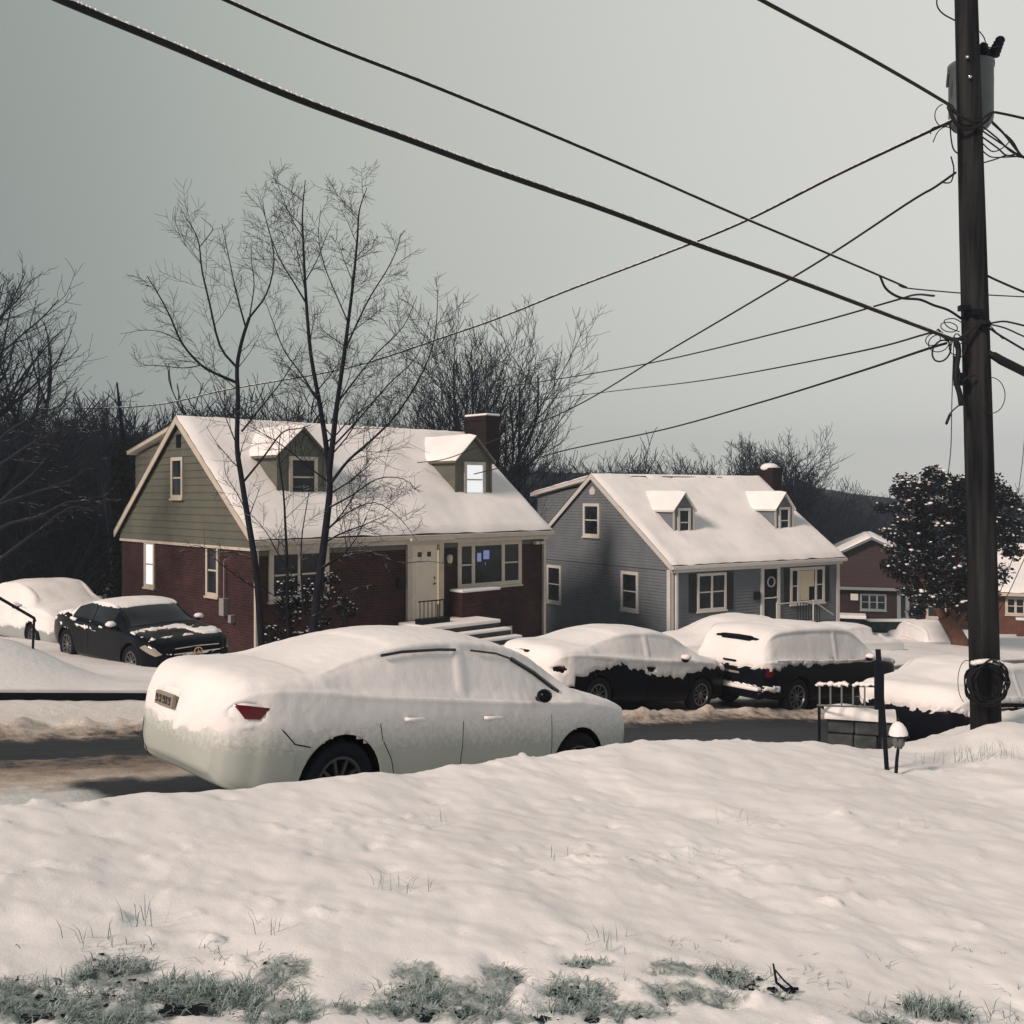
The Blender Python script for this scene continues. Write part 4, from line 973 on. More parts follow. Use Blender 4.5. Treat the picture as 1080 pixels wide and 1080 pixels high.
# bare slits where the snow has slid off the top of the side glass
m = MB(); c1.seam(m, [(-1.02, 1.318), (-.8, 1.355), (-.4, 1.385), (-.2, 1.39)], r=.012, off=.030); c1.seam(m, [(-.02, 1.39), (.3, 1.372), (.5, 1.33)], r=.009, off=.030); c1.seam(m, [(.5, 1.33), (.8, 1.21), (1.12, 1.045)], r=.02, off=.026)
m.build('window_slit', GLASS, c1.o)
c1.mirror(-1, snowy=False); c1.mirror(1)
m = MB()
for x_ in (-.72, .18):
    z_ = .835; m.tube([(x_-.11, -(c1.side_y(x_-.11, z_)+.01), z_), (x_-.08, -(c1.side_y(x_, z_)+.035), z_), (x_+.08, -(c1.side_y(x_, z_)+.035), z_), (x_+.11, -(c1.side_y(x_+.11, z_)+.01), z_)], .017, 6)
m.build('door_handle', SNOWC, c1.o, smooth=True)

# 2. dark sedan on the far side
def cov_2(x, y, z, n):
    if x < -2.0: return (z-.50)*1.4
    return (z-.74+.10*math.sin(x*2.2+.4)-(.0 if x < .9 else .02))*1.5
c2 = Car('sedan', 'dark_sedan', 'dark sedan with snowy roof and black lower half, parked ahead of the dark suv', 'car',
         car_loc(14.5, 13.05), TH+R(-3), slope_at(14.5), DARKP, cov_2, thick=.07, group='snowed-in cars parked across the street',
         holes=[(-2.44, .12, .84, .14, .26, .05), (-2.30, -.78, .80, .12, .13, .05), (-.1, -.9, .84, .12, .2, .035), (-2.44, .1, 1.03, .1, .3, .018)])
c2.decal('tail_lamp', [(-2.32, .82), (-2.16, .80), (-2.1, .9), (-2.36, .92)], TAIL, off=.01)
m = MB(); m.box((-2.47, -.02, .80), (-2.445, .26, .87)); m.build('number_plate', mat('lit_plate', (.5, .4, .3), .5), c2.o, bevel=.01)
c2.mirror(-1); c2.mirror(1)
m = MB(); c2.seam(m, [(.98, .3), (1.0, .8)], mi=0); c2.seam(m, [(-.16, .28), (-.17, .9)]); m.build('panel_seam', WELL, c2.o)

# 3. dark SUV ahead of it
def cov_3(x, y, z, n):
    if x < -1.95: return min((z-.90)*1.5, 9) if not (z < .62 and z > .50 and y < .5) else .12
    return max((z-1.0)*1.6, (n-.55)*.6 if z > .8 else -1)
c3 = Car('suv', 'dark_suv', 'dark boxy suv with snowy roof and a bare black band across its rear', 'car',
         car_loc(19.35, 12.0), TH+R(-4), slope_at(19.5), DARKP, cov_3, thick=.07, group='snowed-in cars parked across the street', scale=1.05, zs=.96,
         holes=[(-2.2, .02, 1.50, .3, .52, .055)])
for sg in (-1, 1): c3.decal('tail_lamp', [(-2.33, .80), (-2.18, .80), (-2.12, .98), (-2.3, 1.0)], TAIL, side=sg, off=.012)
m = MB(); m.box((-2.42, -.28, .80), (-2.40, .12, .845)); m.build('number_plate', PLATE, c3.o, bevel=.01)
m = MB(); m.tube([(-2.43, -.2, 1.05), (-2.43, .1, 1.05)], .02, 6); m.build('rear_wiper', BLACKM, c3.o)
m = MB(); m.box((-2.5, -.80, .52), (-2.36, .80, .60)); m.build('snow', SNOWC, c3.o, bevel=.035)
m = MB(); m.box((-2.46, -.82, .36), (-2.3, .82, .515)); m.build('bumper', DARKP, c3.o, bevel=.04)
c3.mirror(-1); c3.mirror(1)

# 4. car in the drive beyond the suv: only its snowy nose shows
def cov_all(x, y, z, n): return (z-.52)*1.5
x_, y_ = P(737, 700, 25.0)[:2]
gz = ground_z(x_+1.5, y_+.8)
c4 = Car('sedan', 'snowy_car', 'snow covered car whose rounded end and dark wheel arch show behind the dark suv', 'car',
         (x_+1.15, y_+.7, gz), R(190), 0, SILVP, cov_all, thick=.09, group='snowed-in cars parked across the street')

# 5. car parked further down on this side, behind the pole
def cov_5(x, y, z, n): return (z-.78+.08*math.sin(x*3))*1.2
c5 = Car('sedan', 'snowbound_car', 'snow buried car with dark wheel arches right behind the utility pole', 'car',
         car_loc(17.35, 7.5), TH+R(1), slope_at(17), DARKP, cov_5, thick=.10,
         holes=[(-1.5, -.92, .72, .5, .25, .10), (-.5, -.93, .64, .5, .2, .07), (.9, -.93, .68, .6, .2, .09)])
c5.mirror(-1)
m = MB(); c5.seam(m, [(-1.5, .97), (-1.0, .965), (-.3, .93), (.5, .90)], r=.03, off=.075); c5.seam(m, [(-1.45, .90), (-.9, .90), (-.3, .88)], r=.014, off=.08); m.build('window_slit', WELL, c5.o)

# 6. black coupe in the brick house's drive, nose to the street
def cov_6(x, y, z, n):
    if -1.1 < x < .45 and z > 1.30: return .3
    if .72 < z < .97 and abs(y) > .55 and -2.3 < x < .2: return -.07+.30*noise.noise((x*2.2, z*9, y))  # shoulder snow patches stand in for lamp highlights on the paint
    if n > .3 and 1.3 < x and z < .6: return .1
    if 1.25 < x < 2.0 and n > .8: return -.02+.20*noise.noise((x*2.5, y*1.3, 2.0))  # thin hood snow, also standing in for lamp highlights
    if n > .3 and x < -1.2 : return .06
    return -.3
f0 = Vector((-6.85, 19.2)); hd = math.atan2(-.743, .669)+R(6)
fx = Vector((math.cos(hd), math.sin(hd))); lf = Vector((-fx.y, fx.x))
ctr = f0-fx*2.2+lf*.75
gz = EYE-3.60
c6 = Car('coupe', 'black_coupe', 'glossy black coupe with clear windscreen and thin snow on its roof in the drive', 'car',
         (ctr.x, ctr.y, gz), hd, R(1.5), GLOSSB, cov_6, thick=.03, ns=150, wheel_snow=False)
c6.patch('windshield', lambda x, y, z, i, g: .28 < x < 1.08 and g > 7.9 and z > 1.0, GLASS, .006)
for sg in (-1, 1):
    c6.patch('side_window', lambda x, y, z, i, g: -1.25 < x < .55 and 6 <= g < 7.4 and y*sg > 0 and z > .99 and not (-.35 < x < -.30), GLASS, .006)
    c6.decal('headlight', [(1.80, .70), (2.22, .56), (2.30, .60), (2.16, .72), (1.95, .765)], AMBERL, side=sg, off=.012)
c6.patch('rear_window', lambda x, y, z, i, g: -1.55 < x < -.75 and g > 7.9, GLASS, .006)
hx = 2.33
m = MB(); m.prism([(-.46, .50), (.46, .50), (.54, .57), (.48, .70), (-.48, .70), (-.54, .57)], 'x', hx-.08, hx+.045); gr = m.build('grille', WELL, c6.o, bevel=.01)
m = MB(); m.box((hx+.047, -.50, .585), (hx+.062, .50, .605)); m.tube([(hx+.05, -.5, .50), (hx+.05, .5, .50)], .012, 6); m.tube([(hx+.045, -.48, .70), (hx+.05, 0, .715), (hx+.045, .48, .70)], .011, 6); m.build('grille_bar', CHROME, gr)
m = MB(); Me = Matrix.Translation((hx+.085, 0, .60))@Matrix.Rotation(R(90), 4, 'Y')
m.tube([(Me@Vector((.085*math.cos(a/20*2*math.pi), .085*math.sin(a/20*2*math.pi), 0))) for a in range(21)], .012, 6)
for a in (90, 210, 330):
    q = R(a); m.tube([(hx+.085, 0, .60), (hx+.085, .085*math.cos(q), .60+.085*math.sin(q))], [.016, .004], 6)
m.build('emblem', mat('gold_emblem', (.65, .42, .25), .3, metal=.6), gr)
for sg in (-1, 1):
    m = MB(); m.prism([(sg*.40, .26), (sg*.72, .28), (sg*.76, .43), (sg*.56, .44)], 'x', hx-.28, hx-.02); m.build('air_intake', WELL, c6.o, bevel=.01)
    m = MB(); m.tube([(hx-.0, sg*.42, .455), (hx-.05, sg*.6, .46), (hx-.17, sg*.78, .44)], .015, 6); m.tube([(hx-.0, sg*.40, .245), (hx-.1, sg*.7, .25)], .012, 6); m.build('bumper_trim', CHROME, c6.o)
m = MB(); m.prism([(-.36, .27), (.36, .27), (.40, .42), (-.40, .42)], 'x', hx-.08, hx+.02); m.build('lower_intake', WELL, c6.o)
m = MB(); m.box((hx-.02, -.5, .44), (hx+.05, .5, .47)); m.build('snow', SNOWC, c6.o, bevel=.012)
c6.mirror(-1); c6.mirror(1)
c6.handles([-.15], CHROME)
m = MB(); c6.seam(m, [(1.02, .3), (1.05, .85)]); c6.seam(m, [(-.42, .26), (-.45, .9)]); m.build('panel_seam', WELL, c6.o)

# 7. white car behind the coupe
def cov_7(x, y, z, n): return (z-.50)*1.6
f0 = Vector((-11.7, 25.0)); ctr = f0-fx*2.1+lf*.85
c7 = Car('sedan', 'buried_white_car', 'car wholly covered in smooth snow behind the black coupe at the left edge', 'car',
         (ctr.x, ctr.y, EYE-3.98), hd, 0, SILVP, cov_7, thick=.09, scale=1.1,
         holes=[(2.4, 0, .48, .2, .75, .05)])
c7.mirror(-1); c7.mirror(1)

# 8-9. two cars far down the street
x_, y_ = P(915, 690, 31)[:2]
c8 = Car('sedan', 'distant_car', 'snowy light car down the street between grey house and evergreen tree', 'car',
         (x_-.1, y_+2.2, EYE-5.80), TH+R(-8), R(3), SILVP, lambda x, y, z, n: (z-.45)*1.5, thick=.09, ns=60, holes=[(.9, -.5, 1.3, .35, .5, .12)])
x_, y_ = P(981, 690, 41)[:2]
c9 = Car('suv', 'covered_car', 'boxy beige snow covered car standing left of the evergreen tree trunk', 'car',
         (x_+.4, y_+1.5, EYE-7.15), R(88), 0, DARKP, lambda x, y, z, n: (z-.85)*1.5, thick=.12, ns=60)

# ------------------------------------------------------------------ trees
BARK = mat('bare_bark', (0.015, 0.017, 0.026), .9, spec=.1, var=.4, vscale=6, snow=.13)
BARKF = mat('far_bark', (0.011, 0.016, 0.030), .95, snow=-.12, spec=.1)
BARKD = mat('forest_bark', (0.005, 0.010, 0.024), .95, var=.3, spec=.1)
class Tree:
    def __init__(s, seed, twig=.003): s.rng = random.Random(seed); s.trunk = MB(); s.crown = MB(); s.twig = twig
    def limb(s, pts, r0, r1, mbx=None, n=6):
        k = len(pts); (mbx or s.trunk).tube(pts, [r0+(r1-r0)*(i/(k-1))**.9 for i in range(k)], n, cap=False)
    def grow(s, p, d, L, r, lev, up=.25, spread=.75, nb=5, sides=None):
        if L < .45: lev = min(lev, 1); nb = min(nb, 3)
        rng = s.rng; n = max(3, int(4+L*1.2)); pts = [Vector(p)]; d = Vector(d).normalized()
        for i in range(n):
            d = (d+Vector((rng.uniform(-1, 1), rng.uniform(-1, 1), rng.uniform(-1, 1)))*.16+Vector((0, 0, up*.25))).normalized()
            pts.append(pts[-1]+d*(L/n))
        s.limb(pts, r, max(s.twig*.7, r*.3), s.crown if lev < 3 else s.trunk, sides or (5 if lev >= 2 else 4 if lev == 1 else 3))
        if lev > 0: s.side(pts, r, L, lev, up, spread, nb)
    def side(s, pts, r, L, lev, up, spread, nb, f0=.18, f1=1.0, lf=.55):
        rng = s.rng; k = len(pts)-1
        for b in range(nb):
            f = f0+(f1-f0)*(b+rng.random())/nb; q = min(f, .999)*k; i = int(q); t = q-i
            p = pts[i].lerp(pts[i+1], t); d = (pts[i+1]-pts[i]).normalized()
            o = Vector((rng.gauss(0, 1), rng.gauss(0, 1), rng.gauss(0, .5))); o = (o-d*o.dot(d)).normalized()
            dd = (d*(1-spread*.5)+o*spread).normalized()
            l = L*lf*(1.15-.6*f)*rng.uniform(.6, 1.25)
            s.grow(p, dd, l, max(s.twig, r*(1-.6*f)*.5), lev-1, up, spread, max(3, int(nb*.8)))
    def done(s, name, loc, bark, label=None, cat='tree', group=None, crown_name='crown'):
        o = empty(name, loc, label=label, cat=cat, group=group); L = Vector(loc)
        for nm, mb_ in (('trunk', s.trunk), (crown_name, s.crown)):
            if mb_.v:
                mb_.v = [tuple(Vector(p)-L) for p in mb_.v]; mb_.build(nm, bark, o, smooth=True)
        return o

def pl(L, z, dz=None):
    """a stem seen through the given pixels; z may run from z to dz"""
    n = len(L); C_ = catmull([(a, b) for a, b in L], 3); m = len(C_)
    return [P(a, b, z+((dz-z)*(i/(m-1)) if dz is not None else 0)) for i, (a, b) in enumerate(C_)]

# front bare trees, several stems
Z0 = 21.5
def front_tree(name, label, seed, stems, base_px):
    t = Tree(seed, .0042)
    for L, r0, r1, za, zb, lev, nb, lf in stems:
        pts = pl(L, za, zb); ln = sum((pts[i+1]-pts[i]).length for i in range(len(pts)-1))
        r0 *= .82; r1 *= .75
        t.limb(pts, r0, r1, t.trunk if r0 > .03 else t.crown, 8 if r0 > .035 else 5)
        if nb: t.side(pts, max(r0*.5, .012), ln, lev, .22, .80, int(nb*1.75), .12, .95, lf*1.15)
    x_, y_ = P(base_px, 0, Z0)[:2]
    return t.done(name, (x_, y_, ground_z(x_, y_)-.1), BARK, label, 'tree', 'bare trees in front of the brick house')
zg = 690
front_tree('bare_tree', 'slim bare tree with snowy forked trunk left of the first dormer, before the brick house', 11, [
    ([(277, 700), (274, 650), (270, 600), (262, 550), (254, 500), (250, 470), (251, 420), (250, 388), (255, 360), (263, 335)], .10, .045, Z0, Z0, 2, 4, .16),
    ([(251, 404), (232, 396), (212, 385), (192, 362), (180, 335), (168, 312), (155, 291)], .045, .012, Z0, Z0-.8, 2, 9, .28),
    ([(250, 388), (232, 365), (221, 320), (213, 285), (210, 258), (204, 242), (194, 227)], .038, .010, Z0, Z0+.5, 2, 8, .28),
    ([(211, 260), (222, 246), (224, 240), (212, 229)], .014, .007, Z0+.4, Z0+.4, 1, 3, .4),
    ([(259, 345), (250, 312), (242, 275), (234, 236)], .028, .008, Z0, Z0-.4, 2, 7, .3),
    ([(263, 335), (281, 310), (289, 275), (283, 240), (272, 207)], .030, .008, Z0, Z0+.5, 2, 7, .3),
    ([(263, 335), (268, 300), (265, 275), (266, 255)], .02, .006, Z0, Z0+.2, 1, 6, .3),
    ([(255, 455), (275, 430), (300, 398), (318, 365)], .028, .009, Z0, Z0-.9, 2, 8, .3),
    ([(212, 385), (195, 388), (172, 386), (150, 384), (138, 374)], .018, .006, Z0-.3, Z0-.5, 2, 6, .3),
    ([(190, 360), (175, 352), (155, 348), (127, 352)], .015, .005, Z0-.4, Z0-.9, 1, 7, .3),
    ([(250, 470), (240, 445), (232, 425), (222, 395)], .02, .006, Z0, Z0+.6, 2, 6, .3),
    ([(257, 508), (278, 482), (298, 456), (316, 452), (328, 448)], .032, .010, Z0, Z0-.9, 1, 4, .3),
    ([(268, 590), (248, 583), (225, 581), (205, 575), (190, 582)], .02, .006, Z0, Z0-.6, 2, 6, .3),
    ([(262, 545), (250, 520), (238, 500), (236, 478)], .018, .005, Z0, Z0+.4, 2, 5, .35)], 276)
front_tree('multi_stem_tree', 'tall bare tree of several dark stems with fine twigs between the two dormers', 23, [
    ([(328, 700), (333, 640), (339, 595), (345, 545), (348, 510), (344, 470), (337, 425), (328, 375), (323, 318), (320, 260), (319, 225), (322, 190)], .13, .012, Z0, Z0+.4, 3, 9, .17),
    ([(347, 500), (351, 465), (355, 430), (361, 388), (367, 342), (373, 293), (377, 250), (379, 222), (387, 198)], .085, .010, Z0, Z0-.7, 3, 9, .19),
    ([(363, 372), (376, 342), (391, 312), (408, 285), (419, 262), (423, 246)], .028, .008, Z0-.4, Z0-1.2, 2, 9, .26),
    ([(323, 320), (308, 295), (296, 275), (284, 245), (277, 216)], .028, .008, Z0+.2, Z0+.9, 2, 9, .26),
    ([(350, 508), (368, 485), (392, 464), (420, 435), (447, 390), (459, 352), (462, 306)], .045, .009, Z0, Z0-1.2, 2, 11, .22),
    ([(356, 425), (375, 400), (398, 372), (425, 345), (440, 312)], .028, .008, Z0-.3, Z0-1.0, 2, 9, .25),
    ([(352, 470), (380, 440), (410, 405), (440, 375), (455, 330)], .028, .008, Z0-.2, Z0+.8, 2, 9, .25),
    ([(337, 425), (318, 395), (300, 370), (288, 340), (280, 318)], .028, .008, Z0, Z0+.9, 2, 8, .25),
    ([(367, 340), (355, 312), (342, 280), (336, 250), (338, 222)], .022, .007, Z0-.4, Z0-.1, 2, 7, .26),
    ([(320, 300), (334, 275), (342, 255), (352, 232)], .018, .006, Z0+.2, Z0+.7, 1, 7, .3),
    ([(348, 535), (372, 522), (398, 505), (425, 505), (443, 520)], .03, .007, Z0, Z0-1, 2, 8, .26),
    ([(344, 560), (368, 540), (395, 530), (420, 545), (440, 570)], .024, .006, Z0, Z0-1.2, 2, 8, .26),
    ([(338, 600), (362, 585), (390, 582), (420, 593), (450, 592), (470, 594)], .026, .006, Z0, Z0-1.1, 1, 6, .2),
    ([(306, 700), (303, 650), (303, 600), (301, 555), (299, 520), (294, 480), (297, 450)], .06, .010, Z0+.3, Z0+.8, 2, 7, .2),
    ([(322, 660), (318, 615), (318, 570), (324, 530), (330, 495)], .03, .008, Z0-.3, Z0-.7, 2, 6, .2),
    ([(303, 600), (290, 578), (280, 560), (262, 540), (245, 530)], .02, .006, Z0+.3, Z0-.5, 2, 6, .25),
    ([(330, 650), (350, 640), (372, 622), (392, 617)], .02, .006, Z0-.3, Z0-1.2, 1, 5, .25)], 328)

def wild_tree(name, label, px, z, top_y, seed, width=1.0, r=.22, bark=None, group=None, lev=3, nstem=5, twig=.012, gz=None, nb=7, up=.45, fork=.3, low=.0, link=True):
    t = Tree(seed, twig); x_ = (px-540)/F*z; g = ground_z(x_, z) if gz is None else gz
    H_ = P(0, top_y, z).z-g; rng = t.rng
    hk = H_*fork; base = Vector((x_, z, g-.2))
    top = base+Vector((rng.uniform(-.3, .3), rng.uniform(-.3, .3), hk+.2)); t.limb([base, base.lerp(top, .5)+Vector((.05, 0, 0)), top], r, r*.8, None, 8)
    for i in range(nstem):
        a = 2*math.pi*(i+rng.random()*.6)/nstem; o = Vector((math.cos(a), math.sin(a), 0))*width*rng.uniform(.35, 1.0)
        d = (Vector((0, 0, 1))+o*.75).normalized()
        t.grow(base.lerp(top, rng.uniform(.55, 1)), d, (H_-hk)*rng.uniform(.75, .98), r*.55, lev, up, .62, nb)
    if not link: return t
    return t.done(name, (x_, z, g), bark or BARKF, label, 'tree', group)

wild_tree('background_tree', 'broad bare tree rising behind the brick chimney', 500, 46, 362, 5, .85, .22, nstem=18, nb=9, twig=.011, up=.4, fork=.12)
wild_tree('background_tree', 'bare tree behind the brick roof left of the chimney tree', 430, 52, 422, 6, .7, .2, nstem=9, nb=8, twig=.013)
wild_tree('background_tree', 'rounded bare tree standing above the grey house chimney', 828, 60, 466, 8, .72, .25, nstem=16, nb=9, twig=.013, up=.35, fork=.25)
wild_tree('background_tree', 'smaller bare tree left of the grey chimney tree', 748, 68, 488, 9, .8, .2, nstem=8, twig=.014)
wild_tree('edge_tree', 'large bare tree cut by the left edge with snow laced limbs', -48, 30, 262, 12, 1.0, .3, nstem=11, nb=9, twig=.008, up=.3, fork=.25, bark=mat('laced_bark', (0.012, 0.018, 0.032), .95, snow=-.1))
wild_tree('slender_tree', 'slender bare tree against the dark wood left of the brick house', 120, 40, 398, 14, .5, .12, nstem=7, nb=7, twig=.008, fork=.5)
wild_tree('background_tree', 'bare tree peeping over the left end of the brick roof', 205, 50, 418, 15, .6, .16, nstem=8, nb=7, twig=.01, fork=.45)
# low snowy limbs of a tree outside the frame on the left
t = Tree(31, .01)
for L in ([(-60, 600), (-10, 540), (20, 525), (60, 512), (85, 500), (90, 488)], [(-60, 620), (-5, 560), (40, 545), (70, 530), (85, 528)], [(-60, 600), (0, 530), (35, 500), (60, 470), (88, 438)], [(-60, 560), (-5, 470), (25, 445), (50, 432)], [(-60, 640), (0, 590), (40, 560), (75, 535), (100, 540)],
          [(-60, 520), (0, 490), (30, 470), (60, 455), (80, 440)]):
    pts = pl(L, 27, 26); t.limb(pts, .07, .015, t.crown, 5); t.side(pts, .03, 4.0, 2, .2, .6, 8, .3, 1, .4)
t.limb([P(-60, 700, 27), P(-64, 560, 27), P(-60, 470, 27)], .2, .15)
t.done('leaning_tree', tuple(P(-60, 700, 27)), mat('snowy_limb_bark', (0.014, 0.017, 0.026), .95, snow=.04), 'low spreading limbs with snow reaching in from the left edge above the buried car')
# ivy-clad trunk beside the olive gable
t = MB(); lv = MB(); b0 = P(128, 660, 34)
for i in range(1500):
    f = random.random(); p = b0+Vector((random.gauss(0, .22)*(1.1-.5*f), random.gauss(0, .25), f*6.3+random.gauss(0, .1)))
    a = Vector((random.gauss(0, 1), random.gauss(0, 1), random.gauss(0, 1))).normalized()*.09; b_ = a.orthogonal().normalized()*.07
    lv.add([p-a, p-b_, p+a, p+b_], [(0, 1, 2, 3)])
t.tube([b0, b0+Vector((-.1, 0, 3)), b0+Vector((.05, 0, 6.5)), b0+Vector((-.15, 0, 8.3))], [.16, .13, .08, .03], 8)
tr = empty('ivy_trunk', b0, label='dark ivy covered trunk hard against the left of the olive gable', cat='tree')
for nm, q, mm_ in (('trunk', t, BARKD), ('ivy', lv, mat('ivy_leaf', (.008, .012, .012), .7, snow=-.02))):
    q.v = [tuple(Vector(p)-b0) for p in q.v]; q.build(nm, mm_, tr)

# dark wood behind: a rising slope and a mass of bare trees
def hill_z(X, Y): return None
HILL = mat('unlit_slope', (0.006, 0.011, 0.025), .95, var=.5, vscale=.6, bump=.6, bscale=2)  # darkness of the unlit snowy slope put into its colour
m = MB(); nxx, nyy = 60, 12; vs = []
for j in range(nyy+1):
    for i in range(nxx+1):
        ys_ = np.interp(i/nxx, [0, .35, .6, 1], [44, 60, 80, 82]); y_ = ys_+j*9.0; x_ = (-.75+1.5*i/nxx)*y_
        px = 540+F*x_/y_
        top = np.interp(px, [-200, 0, 180, 300, 450, 600, 760, 900, 960, 1300], [448, 446, 448, 458, 478, 494, 500, 518, 526, 534])
        zt = EYE-(top-523)/F*(y_)-2.0; z0_ = ground_z(x_, 78) if False else EYE-9.0
        f = float(ss(ys_, ys_+32, y_)); ztt = EYE-(top+6-523)/F*(ys_+32)
        vs.append((x_, y_, z0_*(1-f)+ztt*f+1.2*noise.noise((x_*.06, y_*.06, 0))))
m.add(vs, [(j*(nxx+1)+i, j*(nxx+1)+i+1, (j+1)*(nxx+1)+i+1, (j+1)*(nxx+1)+i) for j in range(nyy) for i in range(nxx)])
m.build('hill', HILL, smooth=True, kind='structure')
rng = random.Random(77)
protos = []
for k in range(6):
    t = Tree(200+k, .03)
    base = Vector((0, 0, 0)); top = Vector((0, 0, 4)); t.limb([base, top], .2, .16, t.crown, 4)
    for i in range(7):
        a = 2*math.pi*i/7+rng.random(); d = Vector((math.cos(a)*.5, math.sin(a)*.5, 1)).normalized()
        t.grow(base.lerp(top, rng.uniform(.4, 1)), d, rng.uniform(6, 8.5), .11, 2, .35, .7, 8)
    protos.append(t.crown)
fm = MB(); fv = []; ff = []; nv = 0
def put(k, x_, y_, z_, sc_, rz):
    global nv
    V = np.array(protos[k].v); c_, s_ = math.cos(rz), math.sin(rz)
    V = np.stack([V[:, 0]*c_-V[:, 1]*s_, V[:, 0]*s_+V[:, 1]*c_, V[:, 2]], 1)*sc_+np.array([x_, y_, z_])
    fv.append(V); ff.extend([tuple(a+nv for a in f) for f in protos[k].f]); nv += len(V)
for i in range(290):
    px = rng.uniform(-60, 1180); z = rng.uniform(70, 112)
    if i < 75: px = rng.uniform(-60, 330) if i < 45 else rng.uniform(-60, 150); z = rng.uniform(40, 75)
    if i >= 225: px = rng.uniform(520, 960); z = rng.uniform(92, 112)
    x_ = (px-540)/F*z
    top = np.interp(px, [-200, 0, 60, 180, 300, 450, 600, 680, 760, 900, 960, 1300], [432, 425, 440, 436, 432, 470, 486, 490, 492, 520, 526, 530])+rng.uniform(-4, 26)
    zt = EYE-(top-523)/F*z; sc_ = rng.uniform(.75, 1.15); put(rng.randrange(6), x_, z, zt-12.4*sc_, sc_, rng.uniform(0, 6.28))
me = bpy.data.meshes.new('distant_wood'); V = np.vstack(fv); me.from_pydata(V.tolist(), [], ff); me.materials.append(BARKD)
o = bpy.data.objects.new('distant_wood', me); C.objects.link(o); tag(o, 'dark leafless wood on the slope behind the houses', 'wood', kind='stuff')

# ------------------------------------------------------------------ evergreen with snow clumps, shrub
LEAF = mat('dark_leaf', (0.006, 0.010, 0.017), .7, spec=.15, snow=.10, var=.4, vscale=3)
WBARK = mat('warm_bark', (0.16, 0.085, 0.06), .9, var=.4, vscale=5, bump=.5, bscale=12, snow=.1)
def leafy(clumps, n, leaf, rng, snow_p=.25, srad=.1):
    lv = MB(); sn_ = MB()
    for c, rx, rz in clumps:
        c = Vector(c)
        for i in range(n):
            v = Vector((rng.gauss(0, 1), rng.gauss(0, 1), rng.gauss(0, 1))).normalized()*(rng.random()**.4); p = c+Vector((v.x*rx, v.y*rx, v.z*rz))
            a = Vector((rng.gauss(0, 1), rng.gauss(0, 1), rng.gauss(0, .8))).normalized()*leaf; b_ = Vector((rng.gauss(0, 1), rng.gauss(0, 1), rng.gauss(0, 1))).cross(a).normalized()*leaf*.45
            lv.add([p-a, p-b_, p+a, p+b_], [(0, 1, 2, 3)])
            if v.z > -.1 and rng.random() < snow_p*(.5+v.z): sn_.blob(p+Vector((0, 0, .03)), srad*rng.uniform(.4, 1.25), 0, .5, 5, 3, .25)
    return lv, sn_
rng = random.Random(5); Zt = 38.0
base = P(1012, 696, Zt); cl = []
CTRS = [(1000, 560, 58, 60), (1040, 540, 40, 45), (965, 545, 40, 35), (985, 600, 50, 40), (1020, 610, 45, 35), (960, 520, 25, 18), (1005, 512, 40, 20), (1055, 565, 22, 35), (1000, 640, 45, 18), (960, 590, 30, 25), (1045, 520, 22, 14)]
for (cx_, cy_, rx_, ry_) in CTRS:
    for i in range(int(rx_*ry_/60)+4):
        a = rng.uniform(0, 6.28); q = rng.random()**.5; px, py = cx_+rx_*q*math.cos(a)*.9, cy_+ry_*q*math.sin(a)*.9
        if py > 660 or px < 926: continue
        cl.append((P(px, py, Zt+rng.uniform(-1.8, 1.8)), rng.uniform(.28, .5), rng.uniform(.2, .34)))
lv, sn_ = leafy(cl, 80, .10, rng, .06, .085)
tr = Tree(3, .02)
tr.limb([base+Vector((0, 0, -.3)), P(1012, 676, Zt), P(1004, 662, Zt), P(996, 650, Zt)], .36, .26, None, 9)
tr.limb([P(999, 656, Zt), P(988, 640, Zt), P(980, 625, Zt-.3), P(970, 605, Zt-.5)], .2, .08); tr.limb([P(1002, 658, Zt), P(1004, 640, Zt), P(1008, 615, Zt+.3), P(1012, 560, Zt)], .18, .06)
tr.limb([P(1004, 662, Zt), P(1018, 645, Zt), P(1030, 610, Zt+.3)], .14, .06); tr.limb([P(990, 643, Zt), P(986, 615, Zt), P(975, 560, Zt)], .12, .04)
o = empty('evergreen_tree', base, label='round dark evergreen tree with snow clumps and warm forked trunk beside the pole', cat='tree')
for nm, q, mm_ in (('trunk', tr.trunk, WBARK), ('crown', lv, LEAF)):
    q.v = [tuple(Vector(p)-base) for p in q.v]; w = q.build(nm, mm_, o, smooth=nm == 'trunk')
sn_.v = [tuple(Vector(p)-base) for p in sn_.v]; sn_.build('snow', SNOW, w, smooth=True)
b0 = P(325, 690, 22.3); cl = []
for i in range(46):
    px = rng.gauss(322, 24); py = rng.uniform(610, 690)
    cl.append((P(px, py, 22.4+rng.uniform(-.5, .5)), .2, .18))
lv, sn_ = leafy(cl, 46, .055, rng, .13, .032)
o = empty('shrub', b0, label='dark evergreen shrub dusted with snow at the foot of the bare trees', cat='shrub')
lv.v = [tuple(Vector(p)-b0) for p in lv.v]; w = lv.build('foliage', LEAF, o); sn_.v = [tuple(Vector(p)-b0) for p in sn_.v]; sn_.build('snow', SNOW, w, smooth=True)
tt_ = MB()
for L in ([(355, 690), (362, 655), (352, 640), (361, 620)], [(340, 690), (350, 655), (375, 625)], [(310, 690), (305, 650), (296, 628)], [(370, 690), (366, 650), (385, 634)]):
    tt_.tube([Vector(p)-b0 for p in pl(L, 22.2, 21.9)], [.02]*len(pl(L, 1)), 5)
tt_.build('stem', BARK, o)

